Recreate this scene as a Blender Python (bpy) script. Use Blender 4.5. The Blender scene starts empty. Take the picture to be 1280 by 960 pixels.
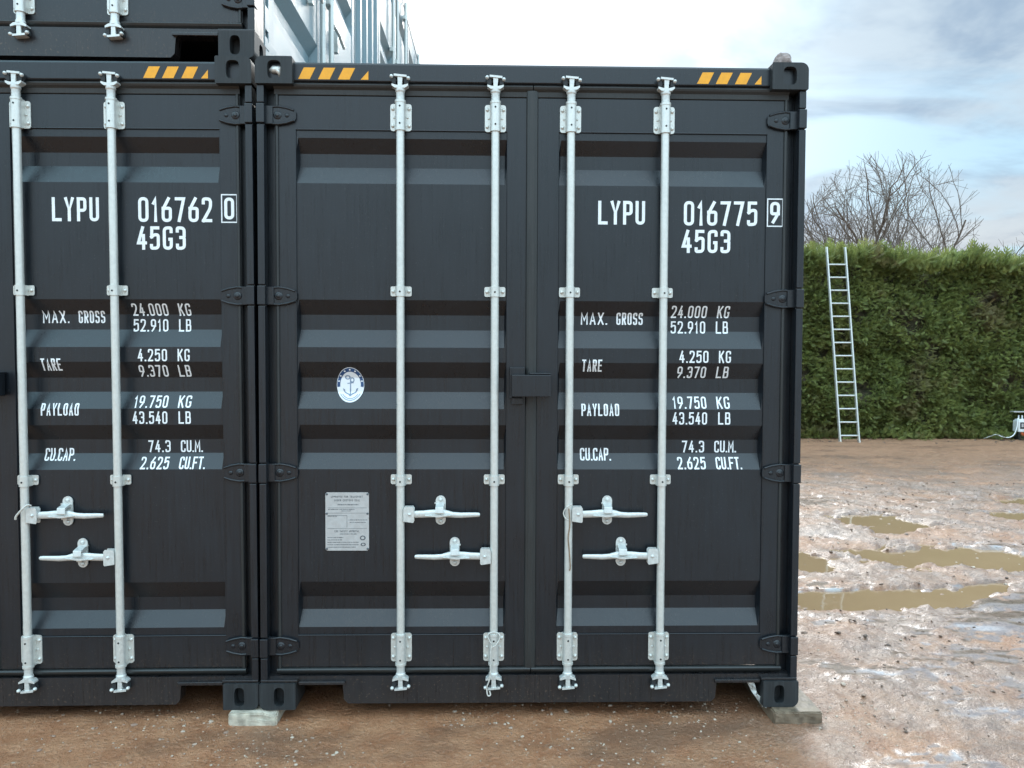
import bpy, bmesh, math, random
import numpy as np
from mathutils import Vector, Matrix, Euler

R = math.radians
random.seed(7)
S = bpy.context.scene
COL = S.collection

# ------------------------------------------------------------------ camera
def make_camera():
    yaw, pit, rol = -.0233, .035, .0041
    f0 = Vector((-math.sin(yaw)*math.cos(pit), math.cos(yaw)*math.cos(pit), -math.sin(pit)))
    r = f0.cross(Vector((0, 0, 1))).normalized()
    u = r.cross(f0)
    r2 = r*math.cos(rol) + u*math.sin(rol)
    u2 = -r*math.sin(rol) + u*math.cos(rol)
    cam = bpy.data.cameras.new('camera')
    cam.sensor_fit = 'HORIZONTAL'; cam.sensor_width = 36; cam.lens = 36*1000/1280
    cam.clip_start = .05; cam.clip_end = 2000
    o = bpy.data.objects.new('camera', cam); COL.objects.link(o)
    m = Matrix((r2, u2, -f0)).transposed().to_4x4()
    m.translation = (1.0447, -3.5591, 1.6498)
    o.matrix_world = m
    S.camera = o
make_camera()

# ------------------------------------------------------------------ light
SUN_EL, SUN_AZ = 33, 9            # degrees; azimuth from straight ahead towards the right
S.view_settings.view_transform = 'Standard'
S.view_settings.look = 'None'
S.view_settings.gamma = 1
S.view_settings.use_curve_mapping = False
S.view_settings.exposure = 1.0
sun = bpy.data.lights.new('sun', 'SUN')
sun.energy = 1.0; sun.angle = R(25); sun.color = (1, .95, .88)
so = bpy.data.objects.new('sun', sun); COL.objects.link(so)
sdir = Vector((math.cos(R(SUN_EL))*math.sin(R(SUN_AZ)), math.cos(R(SUN_EL))*math.cos(R(SUN_AZ)), math.sin(R(SUN_EL))))
so.rotation_euler = (-sdir).to_track_quat('-Z', 'Y').to_euler()
so.location = sdir*30

class NT:
    """small helper for node trees"""
    def __init__(s, tree):
        s.t = tree; s.n = tree.nodes; s.l = tree.links
    def add(s, kind, **kw):
        n = s.n.new(kind)
        for k, v in kw.items():
            if k.startswith('i_'): n.inputs[k[2:].replace('_', ' ')].default_value = v
            else: setattr(n, k, v)
        return n
    def link(s, a, b): s.l.new(a, b)
    def put(s, sock, v):
        if hasattr(v, 'node'): s.l.new(v, sock)
        else: sock.default_value = v
    def math(s, op, a, b=0., clamp=False):
        n = s.n.new('ShaderNodeMath'); n.operation = op; n.use_clamp = clamp
        s.put(n.inputs[0], a); s.put(n.inputs[1], b)
        return n.outputs[0]
    def vmath(s, op, a, b=(0, 0, 0)):
        n = s.n.new('ShaderNodeVectorMath'); n.operation = op
        s.put(n.inputs[0], a); s.put(n.inputs[1], b)
        return n.outputs['Value'] if op in ('DOT_PRODUCT', 'LENGTH') else n.outputs[0]
    def mix(s, fac, a, b):
        n = s.n.new('ShaderNodeMix'); n.data_type = 'RGBA'
        s.put(n.inputs[0], fac); s.put(n.inputs[6], c4(a)); s.put(n.inputs[7], c4(b))
        return n.outputs[2]
    def ramp(s, fac, stops):
        n = s.n.new('ShaderNodeMapRange'); n.interpolation_type = 'SMOOTHSTEP'
        s.put(n.inputs[0], fac)
        for i, v in enumerate(stops): s.put(n.inputs[1+i], v)
        return n.outputs[0]
    def noise(s, vec, scale, detail=4, rough=.55, dist=0.):
        n = s.n.new('ShaderNodeTexNoise'); n.noise_dimensions = '3D'
        s.put(n.inputs['Vector'], vec)
        n.inputs['Scale'].default_value = scale; n.inputs['Detail'].default_value = detail
        n.inputs['Roughness'].default_value = rough; n.inputs['Distortion'].default_value = dist
        return n.outputs['Fac']
def c4(v):
    if hasattr(v, 'node'): return v
    return (v[0], v[1], v[2], 1) if len(v) == 3 else v

def make_world():
    w = bpy.data.worlds.new('World'); S.world = w; w.use_nodes = True
    T = NT(w.node_tree); T.n.clear()
    out = T.add('ShaderNodeOutputWorld'); bg = T.add('ShaderNodeBackground')
    bg.inputs['Strength'].default_value = .1
    sky = T.add('ShaderNodeTexSky', sky_type='NISHITA', sun_disc=False)
    sky.sun_elevation = R(SUN_EL); sky.sun_rotation = R(SUN_AZ)
    sky.air_density = 1.0; sky.dust_density = 1.5; sky.ozone_density = 1.5
    co = T.add('ShaderNodeTexCoord').outputs['Generated']
    d = T.vmath('NORMALIZE', co)
    sep = T.add('ShaderNodeSeparateXYZ'); T.link(d, sep.inputs[0])
    z = T.math('MAXIMUM', sep.outputs[2], 0.)
    zz = T.math('ADD', z, .16)
    comb = T.add('ShaderNodeCombineXYZ')
    T.link(T.math('DIVIDE', sep.outputs[0], zz), comb.inputs[0])
    T.link(T.math('DIVIDE', sep.outputs[1], zz), comb.inputs[1])
    pv = comb.outputs[0]
    n1 = T.noise(T.vmath('ADD', pv, (3.1, 1.7, 0)), 1.15, 6, .55, .6)
    n2 = T.noise(T.vmath('ADD', pv, (9.3, 4.2, 2.)), 2.6, 5, .6, .3)
    cover = T.ramp(n1, (.40, .56, 0, 1))
    body = T.ramp(n2, (.36, .66, 0, 1))
    glow = T.math('POWER', T.math('MAXIMUM', T.vmath('DOT_PRODUCT', d, tuple(GLOW)), 0.), 14.)
    cloud = T.mix(body, (1.75, 2.4, 3.2), (3.0, 3.65, 4.2))
    low = T.ramp(z, (.02, .22, 1, 0))
    cloud = T.mix(T.math('MULTIPLY', low, .75), cloud, (4.5, 4.25, 3.9))
    blue = T.mix(.85, sky.outputs[0], (1.95, 3.4, 4.35))
    base = T.mix(cover, blue, cloud)
    gl = T.add('ShaderNodeVectorMath', operation='SCALE'); gl.inputs[0].default_value = (9, 9.2, 9.2)
    T.link(glow, gl.inputs['Scale'])
    tot = T.vmath('ADD', base, gl.outputs[0])
    # unseen sky behind the camera, brightened to light the container fronts, dimmer low down
    back = T.ramp(sep.outputs[1], (.55, -.35, 0, 1))
    front = T.math('MULTIPLY', T.ramp(sep.outputs[1], (.0, .45, 0, 1)), T.ramp(z, (.38, .58, 0, 1.9)))     # brightness added to the sky above the view, whitens the wet ground
    back = T.math('MULTIPLY', back, T.ramp(z, (.05, .60, .22, 3.7)))
    k = T.add('ShaderNodeVectorMath', operation='SCALE'); T.link(tot, k.inputs[0]); T.link(T.math('ADD', T.math('ADD', back, front), 1.), k.inputs['Scale'])
    tint = T.mix(back, (1, 1, 1), (1.04, 1., .93))
    tot = T.vmath('MULTIPLY', k.outputs[0], tint)
    T.link(tot, bg.inputs['Color']); T.link(bg.outputs[0], out.inputs[0])
GLOW = Vector((-.22, .92, .36)).normalized()
make_world()

# ------------------------------------------------------------------ object helpers
def tag(o, label, cat, group=None):
    o['label'] = label; o['category'] = cat
    if group: o['group'] = group
    return o
def empty(name, loc=(0, 0, 0), rot=(0, 0, 0)):
    o = bpy.data.objects.new(name, None); COL.objects.link(o)
    o.location = loc; o.rotation_euler = rot; o.empty_display_size = .1
    return o
def copy_tree(o, parent=None):
    c = o.copy(); COL.objects.link(c); c.parent = parent
    for ch in list(o.children): copy_tree(ch, c)
    return c
def inst(o, parent=None, loc=None, scale=None):
    c = copy_tree(o, parent if parent else o.parent)
    if loc is not None: c.location = loc
    if scale is not None: c.scale = scale
    return c

class MB:
    """collects faces and links them as ONE mesh object"""
    def __init__(s): s.v = []; s.f = []; s.sm = []; s.mi = []
    def add(s, vs, fs, smooth=False, mi=0):
        b = len(s.v); s.v += [tuple(v) for v in vs]
        for f in fs:
            s.f.append(tuple(i+b for i in f)); s.sm.append(smooth); s.mi.append(mi)
    def box(s, x0, x1, y0, y1, z0, z1, mi=0):
        v = [(x, y, z) for z in (z0, z1) for y in (y0, y1) for x in (x0, x1)]
        s.add(v, [(0, 2, 3, 1), (4, 5, 7, 6), (0, 1, 5, 4), (2, 6, 7, 3), (0, 4, 6, 2), (1, 3, 7, 5)], mi=mi)
    def prism(s, pts, a, b, axis='y', mi=0, smooth=False):
        """outline extruded along an axis; pts are the other two coordinates in x<y<z order"""
        n = len(pts)
        def P(p, t):
            return {'y': (p[0], t, p[1]), 'x': (t, p[0], p[1]), 'z': (p[0], p[1], t)}[axis]
        v = [P(p, a) for p in pts] + [P(p, b) for p in pts]
        s.add(v, [tuple(range(n))[::-1], tuple(range(n, 2*n))], mi=mi)
        s.add(v, [(i, (i+1) % n, n+(i+1) % n, n+i) for i in range(n)], smooth=smooth, mi=mi)
    def tube(s, path, rad, n=10, caps=True, mi=0):
        path = [Vector(p) for p in path]
        m = len(path)
        rads = rad if isinstance(rad, (list, tuple)) else [rad]*m
        ring = []; ref = None
        for i, p in enumerate(path):
            t = (path[min(i+1, m-1)] - path[max(i-1, 0)]).normalized()
            if ref is None:
                ref = Vector((0, 0, 1)) if abs(t.z) < .9 else Vector((1, 0, 0))
            a = (ref - t*ref.dot(t)).normalized(); b = t.cross(a); ref = a
            ring.append([p + (a*math.cos(2*math.pi*k/n) + b*math.sin(2*math.pi*k/n))*rads[i] for k in range(n)])
        vs = [q for r in ring for q in r]
        fs = [(i*n+k, i*n+(k+1) % n, (i+1)*n+(k+1) % n, (i+1)*n+k) for i in range(m-1) for k in range(n)]
        s.add(vs, fs, True, mi)
        if caps:
            s.add(ring[0], [tuple(range(n))[::-1]], mi=mi); s.add(ring[-1], [tuple(range(n))], mi=mi)
    def cyl(s, c, r, h, axis='z', n=14, mi=0):
        d = {'x': (1, 0, 0), 'y': (0, 1, 0), 'z': (0, 0, 1)}[axis]
        s.tube([Vector(c), Vector(c)+Vector(d)*h], r, n, mi=mi)
    def dome(s, c, r, h, axis=(0, -1, 0), n=10, mi=0):
        d = Vector(axis); c = Vector(c)
        s.tube([c, c+d*h*.55, c+d*h*.9, c+d*h], [r, r*.92, r*.55, r*.05], n, mi=mi)
    def build(s, name, mats, parent=None, bevel=0, seg=2, loc=None):
        me = bpy.data.meshes.new(name)
        me.from_pydata(s.v, [], s.f)
        me.polygons.foreach_set('use_smooth', s.sm)
        me.polygons.foreach_set('material_index', s.mi)
        for m in (mats if isinstance(mats, (list, tuple)) else [mats]): me.materials.append(m)
        bm = bmesh.new(); bm.from_mesh(me)
        bmesh.ops.recalc_face_normals(bm, faces=bm.faces)
        bm.to_mesh(me); bm.free()
        me.update()
        o = bpy.data.objects.new(name, me); COL.objects.link(o)
        if parent: o.parent = parent
        if loc is not None: o.location = loc
        if bevel:
            md = o.modifiers.new('bevel', 'BEVEL'); md.width = bevel; md.segments = seg
            md.limit_method = 'ANGLE'; md.angle_limit = R(40); md.harden_normals = False
        return o
def np_obj(name, V, F, mats, smooth=False, parent=None):
    """fast mesh from numpy arrays (all faces the same size)"""
    me = bpy.data.meshes.new(name)
    k = F.shape[1]
    me.vertices.add(len(V)); me.vertices.foreach_set('co', np.ascontiguousarray(V, np.float32).ravel())
    me.loops.add(F.size); me.loops.foreach_set('vertex_index', np.ascontiguousarray(F, np.int32).ravel())
    me.polygons.add(len(F)); me.polygons.foreach_set('loop_start', np.arange(0, F.size, k, dtype=np.int32))
    me.polygons.foreach_set('use_smooth', np.full(len(F), smooth))
    me.materials.append(mats); me.update(calc_edges=True); me.validate()
    o = bpy.data.objects.new(name, me); COL.objects.link(o)
    if parent: o.parent = parent
    return o

# ------------------------------------------------------------------ materials
def mat(name):
    m = bpy.data.materials.new(name); m.use_nodes = True
    T = NT(m.node_tree); T.n.clear()
    out = T.add('ShaderNodeOutputMaterial'); b = T.add('ShaderNodeBsdfPrincipled')
    T.link(b.outputs[0], out.inputs[0])
    return m, T, b
def obj_co(T, scale=(1, 1, 1)):
    co = T.add('ShaderNodeTexCoord').outputs['Object']
    mp = T.add('ShaderNodeMapping'); mp.inputs['Scale'].default_value = scale
    T.link(co, mp.inputs['Vector'])
    return mp.outputs[0]
def bump(T, b, h, strength, dist):
    n = T.add('ShaderNodeBump'); n.inputs['Strength'].default_value = strength; n.inputs['Distance'].default_value = dist
    T.link(h, n.inputs['Height']); T.link(n.outputs[0], b.inputs['Normal'])
def simple(name, col, rough=.5, metal=0., var=.15, scale=30, spec=.5, bmp=0.):
    m, T, b = mat(name)
    n = T.noise(obj_co(T), scale, 5)
    f = T.ramp(n, (.3, .7, 0, 1))
    T.link(T.mix(f, tuple(c*(1-var) for c in col), tuple(min(1, c*(1+var)) for c in col)), b.inputs['Base Color'])
    T.link(T.math('ADD', T.math('MULTIPLY', f, .15), rough-.07), b.inputs['Roughness'])
    b.inputs['Metallic'].default_value = metal
    b.inputs['Specular IOR Level'].default_value = spec
    if bmp: bump(T, b, n, bmp, .01)
    return m
def paint(name, col, rough, streak=.22, spec=.5, splash=0.):
    m, T, b = mat(name)
    st = T.noise(obj_co(T, (1, 1, .030)), 120, 4, .7)          # brushed vertical streaks left by rain and rolling
    bl = T.noise(obj_co(T), 3.2, 5, .6)
    dust = T.noise(obj_co(T), 160, 2)
    f = T.math('ADD', T.math('MULTIPLY', st, .65), T.math('MULTIPLY', bl, .35))
    f = T.ramp(f, (.34, .66, 0, 1))
    c = T.mix(f, tuple(x*(1-streak) for x in col), tuple(x*(1+streak) for x in col))
    c = T.mix(T.math('MULTIPLY', T.ramp(dust, (.66, .78, 0, 1)), .12), c, (.3, .29, .27))
    if splash:      # dried mud flecks thrown up along the bottom edge
        sp = T.add('ShaderNodeSeparateXYZ'); T.link(obj_co(T), sp.inputs[0])
        lowz = T.ramp(sp.outputs[2], (.0, .34, 1, 0))
        fl = T.ramp(T.noise(obj_co(T), 85, 3, .6), (.60, .66, 0, 1))
        film = T.math('MULTIPLY', T.noise(obj_co(T, (1, 1, .3)), 14, 4), .35)
        c = T.mix(T.math('MULTIPLY', T.math('MULTIPLY', lowz, T.math('MAXIMUM', fl, film)), splash), c, (.17, .115, .08))
    T.link(c, b.inputs['Base Color'])
    T.link(T.math('ADD', T.math('MULTIPLY', f, .14), rough-.07), b.inputs['Roughness'])
    b.inputs['Specular IOR Level'].default_value = spec
    bump(T, b, T.math('ADD', T.noise(obj_co(T), 220, 2), T.math('MULTIPLY', bl, .6)), .12, .002)
    return m
M = {}
M['paint'] = paint('dark_grey_paint', (.0070, .0100, .0140), .33, .24, .55)
M['door'] = paint('dark_grey_door_paint', (.0070, .0100, .0140), .33, .24, .55, .45)
M['cast'] = paint('dark_grey_scuffed_paint', (.026, .029, .031), .58, .35, .35)
M['side'] = paint('side_paint_sky_sheen', (.20, .28, .31), .40, .12)  # pale sky sheen seen along the dark side, worked into its base colour
M['rubber'] = paint('grey_rubber', (.022, .024, .024), .42, .25)
M['galv'] = simple('galvanised_steel', (.67, .675, .635), .36, .40, .05, 60)
M['bright'] = simple('zinc_casting', (.64, .655, .63), .38, .35, .08, 90)
M['hole'] = simple('black_hole_paint', (.008, .009, .010), .7)
M['white'] = simple('white_lettering_paint', (.82, .84, .85), .5, 0, .04, 40)
M['orange'] = simple('orange_reflective_tape', (.83, .36, .012), .4, 0, .06, 50)
M['plate'] = simple('stamped_aluminium', (.50, .49, .48), .42, .25, .06, 40)
M['ink'] = simple('dark_ink', (.10, .11, .12), .6)
M['blue'] = simple('navy_ink', (.025, .075, .19), .5)
M['greyblue'] = simple('grey_blue_ink', (.20, .26, .36), .5)
M['sticker'] = simple('white_vinyl', (.80, .82, .84), .4, 0, .02)
M['concrete'] = simple('pale_concrete', (.45, .40, .32), .8, 0, .32, 26, .3, .5)
M['wetblock'] = simple('wet_brown_concrete', (.17, .125, .085), .5, 0, .35, 22, .5, .5)
M['alu'] = simple('ladder_aluminium', (.62, .63, .60), .4, .3, .06, 20)
M['wire'] = simple('pale_wire', (.62, .60, .55), .5, .2, .15, 80)
M['rope'] = simple('brown_twine', (.25, .17, .11), .8, 0, .3, 120)
M['stone'] = simple('pinkish_stone', (.30, .24, .22), .85, 0, .25, 40, .3, .6)
M['foil'] = simple('crumpled_pale_scrap', (.60, .60, .57), .5, 0, .35, 60)
M['plastic'] = simple('white_plastic', (.78, .79, .79), .4, 0, .04)
M['bluep'] = simple('blue_plastic', (.06, .32, .75), .4, 0, .05)
M['redp'] = simple('orange_red_plastic', (.45, .09, .03), .5, 0, .1)
M['blackp'] = simple('black_plastic', (.03, .032, .034), .5, 0, .1)
M['bark'] = simple('grey_bark', (.165, .128, .105), .8, 0, .25, 30)

# ------------------------------------------------------------------ numpy noise
def vnoise(x, y, seed=0):
    xi = np.floor(x).astype(np.int64); yi = np.floor(y).astype(np.int64)
    fx = x-xi; fy = y-yi
    fx = fx*fx*(3-2*fx); fy = fy*fy*(3-2*fy)
    def h(a, b):
        n = (a*374761393 + b*668265263 + seed*974634777) & 0xffffffff
        n = ((n ^ (n >> 13))*1274126177) & 0xffffffff
        return ((n ^ (n >> 16)) & 0xffff)/65535.
    return (h(xi, yi)*(1-fx)+h(xi+1, yi)*fx)*(1-fy) + (h(xi, yi+1)*(1-fx)+h(xi+1, yi+1)*fx)*fy
def fbm(x, y, o=4, seed=0, g=.5):
    a = 1.; s = 0.; t = 0.
    for k in range(o):
        s = s+a*vnoise(x*2**k+k*17.3, y*2**k-k*9.1, seed+k); t += a; a *= g
    return s/t

# ------------------------------------------------------------------ ground
WATER_Z = -.020
BASINS = [  # centre x, y, half length x, y, tilt
    (4.95, 2.90, .98, .40, -.12), (3.52, 2.92, .24, .40, .0), (3.62, 1.84, .72, .21, .04), (4.60, 2.08, .20, .10, .4),
    (4.98, 4.30, .50, .40, -.05), (3.75, 4.25, .35, .22, .0), (6.6, 4.7, .45, .22, -.1), (7.4, 5.6, .7, .22, .1)]
def basin_mask(X, Y):
    m = np.zeros_like(X)
    wob = (fbm(X*1.7, Y*1.9, 3, 31)-.5)*1.9 + (fbm(X*6, Y*10, 4, 61, .65)-.5)*2.0
    for cx, cy, a, b, t in BASINS:
        dx = X-cx; dy = Y-cy-t*dx
        q = np.sqrt((dx/a)**2+(dy/b)**2)+wob*.55
        m = np.maximum(m, np.clip((1.25-q)/.62, 0, 1))
    return m*m*(3-2*m)
POOL_NEAR = .0050
def ground_z(X, Y, with_film=False):
    right = np.clip((X-2.3)/.5, 0, 1)*np.clip((14-Y)/2, 0, 1)
    near = np.clip((-.1-Y)/.5, 0, 1)
    lumps = (fbm(X*4.5, Y*5.5, 5, 3, .6)-.42)*.058
    fine = (np.abs(fbm(X*13, Y*16, 4, 12, .65)-.5)*2-.25)*.040
    ruts = (fbm(X*.7, Y*1.4, 3, 8)-.45)*.05
    rough = right*1.0 + (1-right)*(.25+.40*near)
    z = (lumps*.75+fine)*rough + ruts*right*.8
    z = np.maximum(z, -.016 + .35*(z+.016))         # outside the basins the mud stays above the water line
    # hollows of the open yard fill level with thin water
    pool = (fbm(X*1.1, Y*2.0, 4, 71, .6)-.5)*.060 + np.where(Y < 1.5, POOL_NEAR, -.0050) - .02*(1-right)
    film = np.clip((pool-z)/.0035, 0, 1)*right*np.clip((8-Y)/3, 0, 1)
    z = z+(np.maximum(z, pool)-z)*right
    bm_ = basin_mask(X, Y)*right
    z = z - bm_*.058
    far = np.clip((np.hypot(X-2, Y-2)-25)/20, 0, 1)
    if with_film: return z*(1-far), film*(1-far)*(1-bm_)
    return z*(1-far)
def graded(a, b, fine0, fine1, step0, step1, far):
    """coordinates fine between fine0..fine1, growing steps to far outside"""
    c = [fine0]
    while c[-1] < fine1:
        t = (c[-1]-fine0)/(fine1-fine0); c.append(c[-1]+step0*(1-t)+step1*t)
    st = step1
    while c[-1] < far: st *= 1.35; c.append(c[-1]+st)
    st = step0; lo = [fine0]
    while lo[-1] > -far: st *= 1.35; lo.append(lo[-1]-st)
    return np.array(lo[::-1][:-1]+c)
def make_ground():
    xs = graded(0, 0, -2.0, 13.0, .024, .05, 600)
    ys = graded(0, 0, -1.2, 13.2, .020, .055, 600)
    X, Y = np.meshgrid(xs, ys)
    Z, film_v = ground_z(X, Y, True)
    V = np.stack([X.ravel(), Y.ravel(), Z.ravel()], 1)
    nx = len(xs); i = np.arange(len(ys)-1)[:, None]*nx+np.arange(nx-1)[None]
    F = np.stack([i, i+1, i+nx+1, i+nx], -1).reshape(-1, 4)
    m, T, b = mat('wet_mud')
    co = obj_co(T)
    big = T.noise(co, .9, 5, .6); mid = T.noise(co, 6, 5, .6); fin = T.noise(co, 45, 4, .65); grit = T.noise(co, 190, 2)
    sep = T.add('ShaderNodeSeparateXYZ'); T.link(co, sep.inputs[0])
    dry = T.ramp(T.math('ADD', sep.outputs[1], T.math('MULTIPLY', big, 3.)), (7.2, 13.0, 0, 1))     # ground gets drier towards the hedge
    c = T.mix(T.ramp(mid, (.3, .7, 0, 1)), (.335, .140, .064), (.46, .228, .118))
    c = T.mix(T.math('MULTIPLY', T.ramp(fin, (.52, .72, 0, 1)), .55), c, (.47, .295, .19))
    c = T.mix(T.math('MULTIPLY', T.ramp(grit, (.62, .74, 0, 1)), .5), c, (.42, .35, .29))
    c = T.mix(T.math('MULTIPLY', T.ramp(fin, (.44, .30, 0, 1)), .55), c, (.12, .068, .045))
    c = T.mix(T.math('MULTIPLY', dry, .5), c, (.36, .205, .13))
    patch = T.ramp(T.noise(obj_co(T, (.55, 1.3, 1)), 1.5, 6, .65), (.50, .66, 0, 1))
    c = T.mix(T.math('MULTIPLY', patch, .70), c, (.17, .088, .050))
    T.link(c, b.inputs['Base Color'])
    wetn = T.noise(co, 1.7, 7, .66, .4)
    wet = T.math('MULTIPLY', T.ramp(wetn, (.32, .62, .15, .85)), T.math('SUBTRACT', 1., dry))      # wet sheen over the open yard
    wet = T.math('MULTIPLY', wet, T.ramp(T.math('ADD', sep.outputs[0], T.math('MULTIPLY', mid, .9)), (2.1, 3.2, .10, 1)))
    film = T.add('ShaderNodeAttribute', attribute_name='film').outputs['Fac']          # thin water standing in the hollows
    wet = T.math('MAXIMUM', wet, film)
    c = T.mix(T.math('MULTIPLY', wet, .80), c, T.mix(T.ramp(fin, (.35, .65, 0, 1)), (.070, .045, .034), (.215, .150, .118)))
    T.link(c, b.inputs['Base Color'])
    T.link(wet, b.inputs['Coat Weight']); T.link(T.math('ADD', 1.40, T.math('MULTIPLY', film, 1.45)), b.inputs['Coat IOR'])
    T.link(T.math('MULTIPLY', T.math('ADD', .20, T.math('MULTIPLY', fin, .22)), T.math('SUBTRACT', 1., T.math('MULTIPLY', film, .85))), b.inputs['Coat Roughness'])
    r = T.math('ADD', T.math('ADD', .30, T.math('MULTIPLY', mid, .20)), T.math('MULTIPLY', dry, .35))
    T.link(r, b.inputs['Roughness'])
    b.inputs['Specular IOR Level'].default_value = .45
    h = T.math('ADD', T.math('MULTIPLY', mid, .5), T.math('ADD', T.math('MULTIPLY', fin, .75), T.math('MULTIPLY', grit, .22)))
    n = T.add('ShaderNodeBump'); n.inputs['Distance'].default_value = .022
    T.link(h, n.inputs['Height'])
    T.link(T.math('SUBTRACT', .95, T.math('MULTIPLY', film, .62)), n.inputs['Strength'])
    T.link(n.outputs[0], b.inputs['Normal'])
    n2 = T.add('ShaderNodeBump'); n2.inputs['Distance'].default_value = .018
    T.link(T.math('MULTIPLY', .55, T.math('SUBTRACT', 1., T.math('MULTIPLY', film, .93))), n2.inputs['Strength'])
    T.link(T.math('ADD', T.math('MULTIPLY', mid, .22), T.math('ADD', T.math('MULTIPLY', fin, .62), T.math('MULTIPLY', grit, .22))), n2.inputs['Height']); T.link(n2.outputs[0], b.inputs['Coat Normal'])
    o = np_obj('ground', V, F, m, True); o['kind'] = 'structure'
    o.data.attributes.new('film', 'FLOAT', 'POINT').data.foreach_set('value', film_v.ravel().astype(np.float32))
    print('film share', film_v[(X > 2.8) & (X < 4.5) & (Y < 1.4) & (Y > -.8)].mean(), film_v[(X > 2.8) & (X < 7) & (Y < 6) & (Y > 1.6)].mean())
    # puddles: still muddy water lying in the hollows
    wm, T, b = mat('muddy_water')
    co = obj_co(T)
    n = T.noise(co, 2.2, 3)
    T.link(T.mix(n, (.280, .178, .096), (.340, .228, .130)), b.inputs['Base Color'])
    b.inputs['Roughness'].default_value = .03
    b.inputs['IOR'].default_value = 1.33
    bump(T, b, T.noise(co, 9, 2), .05, .01)
    mb = MB()
    for x0, x1, y0, y1 in ((2.6, 9.0, 1.2, 6.2),):
        mb.add([(x0, y0, WATER_Z), (x1, y0, WATER_Z), (x1, y1, WATER_Z), (x0, y1, WATER_Z)], [(0, 1, 2, 3)])
    p = mb.build('puddle_water', wm); p['kind'] = 'structure'
make_ground()

def rock_mesh(rng, r, V, F, c, flat=.6):
    ico = [(-1, .618*1.618*1, 0)]
    t = 1.618
    base = np.array([(-1, t, 0), (1, t, 0), (-1, -t, 0), (1, -t, 0), (0, -1, t), (0, 1, t), (0, -1, -t), (0, 1, -t), (t, 0, -1), (t, 0, 1), (-t, 0, -1), (-t, 0, 1)])/1.9
    fs = np.array([(0, 11, 5), (0, 5, 1), (0, 1, 7), (0, 7, 10), (0, 10, 11), (1, 5, 9), (5, 11, 4), (11, 10, 2), (10, 7, 6), (7, 1, 8), (3, 9, 4), (3, 4, 2), (3, 2, 6), (3, 6, 8), (3, 8, 9), (4, 9, 5), (2, 4, 11), (6, 2, 10), (8, 6, 7), (9, 8, 1)])
    p = base*rng.uniform(.75, 1.25, (12, 1))*np.array([rng.uniform(.8, 1.4), rng.uniform(.7, 1.1), flat*rng.uniform(.7, 1.2)])
    a = rng.uniform(0, 6.28); ca, sa = math.cos(a), math.sin(a)
    p = np.stack([p[:, 0]*ca-p[:, 1]*sa, p[:, 0]*sa+p[:, 1]*ca, p[:, 2]], 1)*r+np.array(c)
    F.append(fs+len(V)*12); V.append(p)
def make_gravel():
    rng = np.random.default_rng(5)
    m, T, b = mat('pale_gravel')
    rnd = T.noise(obj_co(T), 14, 2, .6)
    T.link(T.mix(T.ramp(rnd, (.35, .65, 0, 1)), (.28, .18, .13), (.50, .41, .32)), b.inputs['Base Color'])
    b.inputs['Roughness'].default_value = .55
    V = []; F = []
    for k in range(5200):
        x = rng.uniform(-1.6, 2.9); y = rng.uniform(-1.15, .25)
        if fbm(np.array([x*3.]), np.array([y*5.]), 3, 40)[0] + rng.uniform(-.2, .2) < .45: continue
        r = min(.015, .0018+rng.exponential(.0019))
        rock_mesh(rng, r, V, F, (x, y, float(ground_z(np.array([x]), np.array([y]))[0])+r*.15))
    for k in range(900):
        x = rng.uniform(2.6, 9); y = rng.uniform(-.8, 9)
        r = min(.02, .003+rng.exponential(.003))
        z = float(ground_z(np.array([x]), np.array([y]))[0])
        rock_mesh(rng, r, V, F, (x, y, max(z, WATER_Z-.002)+r*.1))
    o = np_obj('gravel', np.concatenate(V), np.concatenate(F), m); o['kind'] = 'stuff'
    o['label'] = 'small pale stones scattered over the mud'
    V = []; F = []
    for k in range(3600):
        x = rng.uniform(2.6, 9); y = rng.uniform(-.9, 7)
        r = min(.022, .003+rng.exponential(.0032))
        z = float(ground_z(np.array([x]), np.array([y]))[0])
        if z < WATER_Z and rng.uniform() < .8: continue
        rock_mesh(rng, r, V, F, (x, y, z+r*.1))
    for k in range(500):
        x = rng.uniform(5.5, 13); y = 12.35-abs(rng.normal(0, .35))
        rock_mesh(rng, min(.045, .008+rng.exponential(.010)), V, F, (x, y, .0))
    o = np_obj('dirt_clods', np.concatenate(V), np.concatenate(F), simple('dark_clod', (.14, .088, .060), .5, 0, .5, 25)); o['kind'] = 'stuff'
    o['label'] = 'dark clods of mud scattered between the puddles'
make_gravel()

# ------------------------------------------------------------------ container geometry
W, H, L = 2.438, 2.896, 12.19
BASE = .058
YF, YP, YR = .055, .060, .097         # door frame, panel, bottom of the corrugations (depth behind the castings' face)
YBAR = .022
ZT, ZB = 2.742, .175                  # door leaf
PZ0, PZ1 = .319, 2.595                # inset panel
CORR = [(2.559, 2.497, 2.437, 2.359), (1.841, 1.775, 1.707, 1.628), (1.562, 1.490, 1.426, 1.351), (1.278, 1.210, 1.147, 1.077), (.564, .486, .427, .356)]
def pocket(z):
    for a, b, c, d in CORR:
        if d <= z <= a:
            if z > b: return (a-z)/(a-b)
            if z < c: return (z-d)/(c-d)
            return 1.
    return 0.
PANELS = [(.162, 1.104), (W-1.104, W-.162)]
def depth(x, z):
    for xa, xb in PANELS:
        if xa <= x <= xb and PZ0 <= z <= PZ1:
            e = min(x-xa, xb-x)
            y = YP if e > .0012 else YF+(YP-YF)*e/.0012
            return y+(YR-YP)*pocket(z)*min(1, max(0, (e-.0012)/.010))
    return YF
ZBREAK = sorted([PZ0, PZ1]+[v for c in CORR for v in c])
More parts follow.
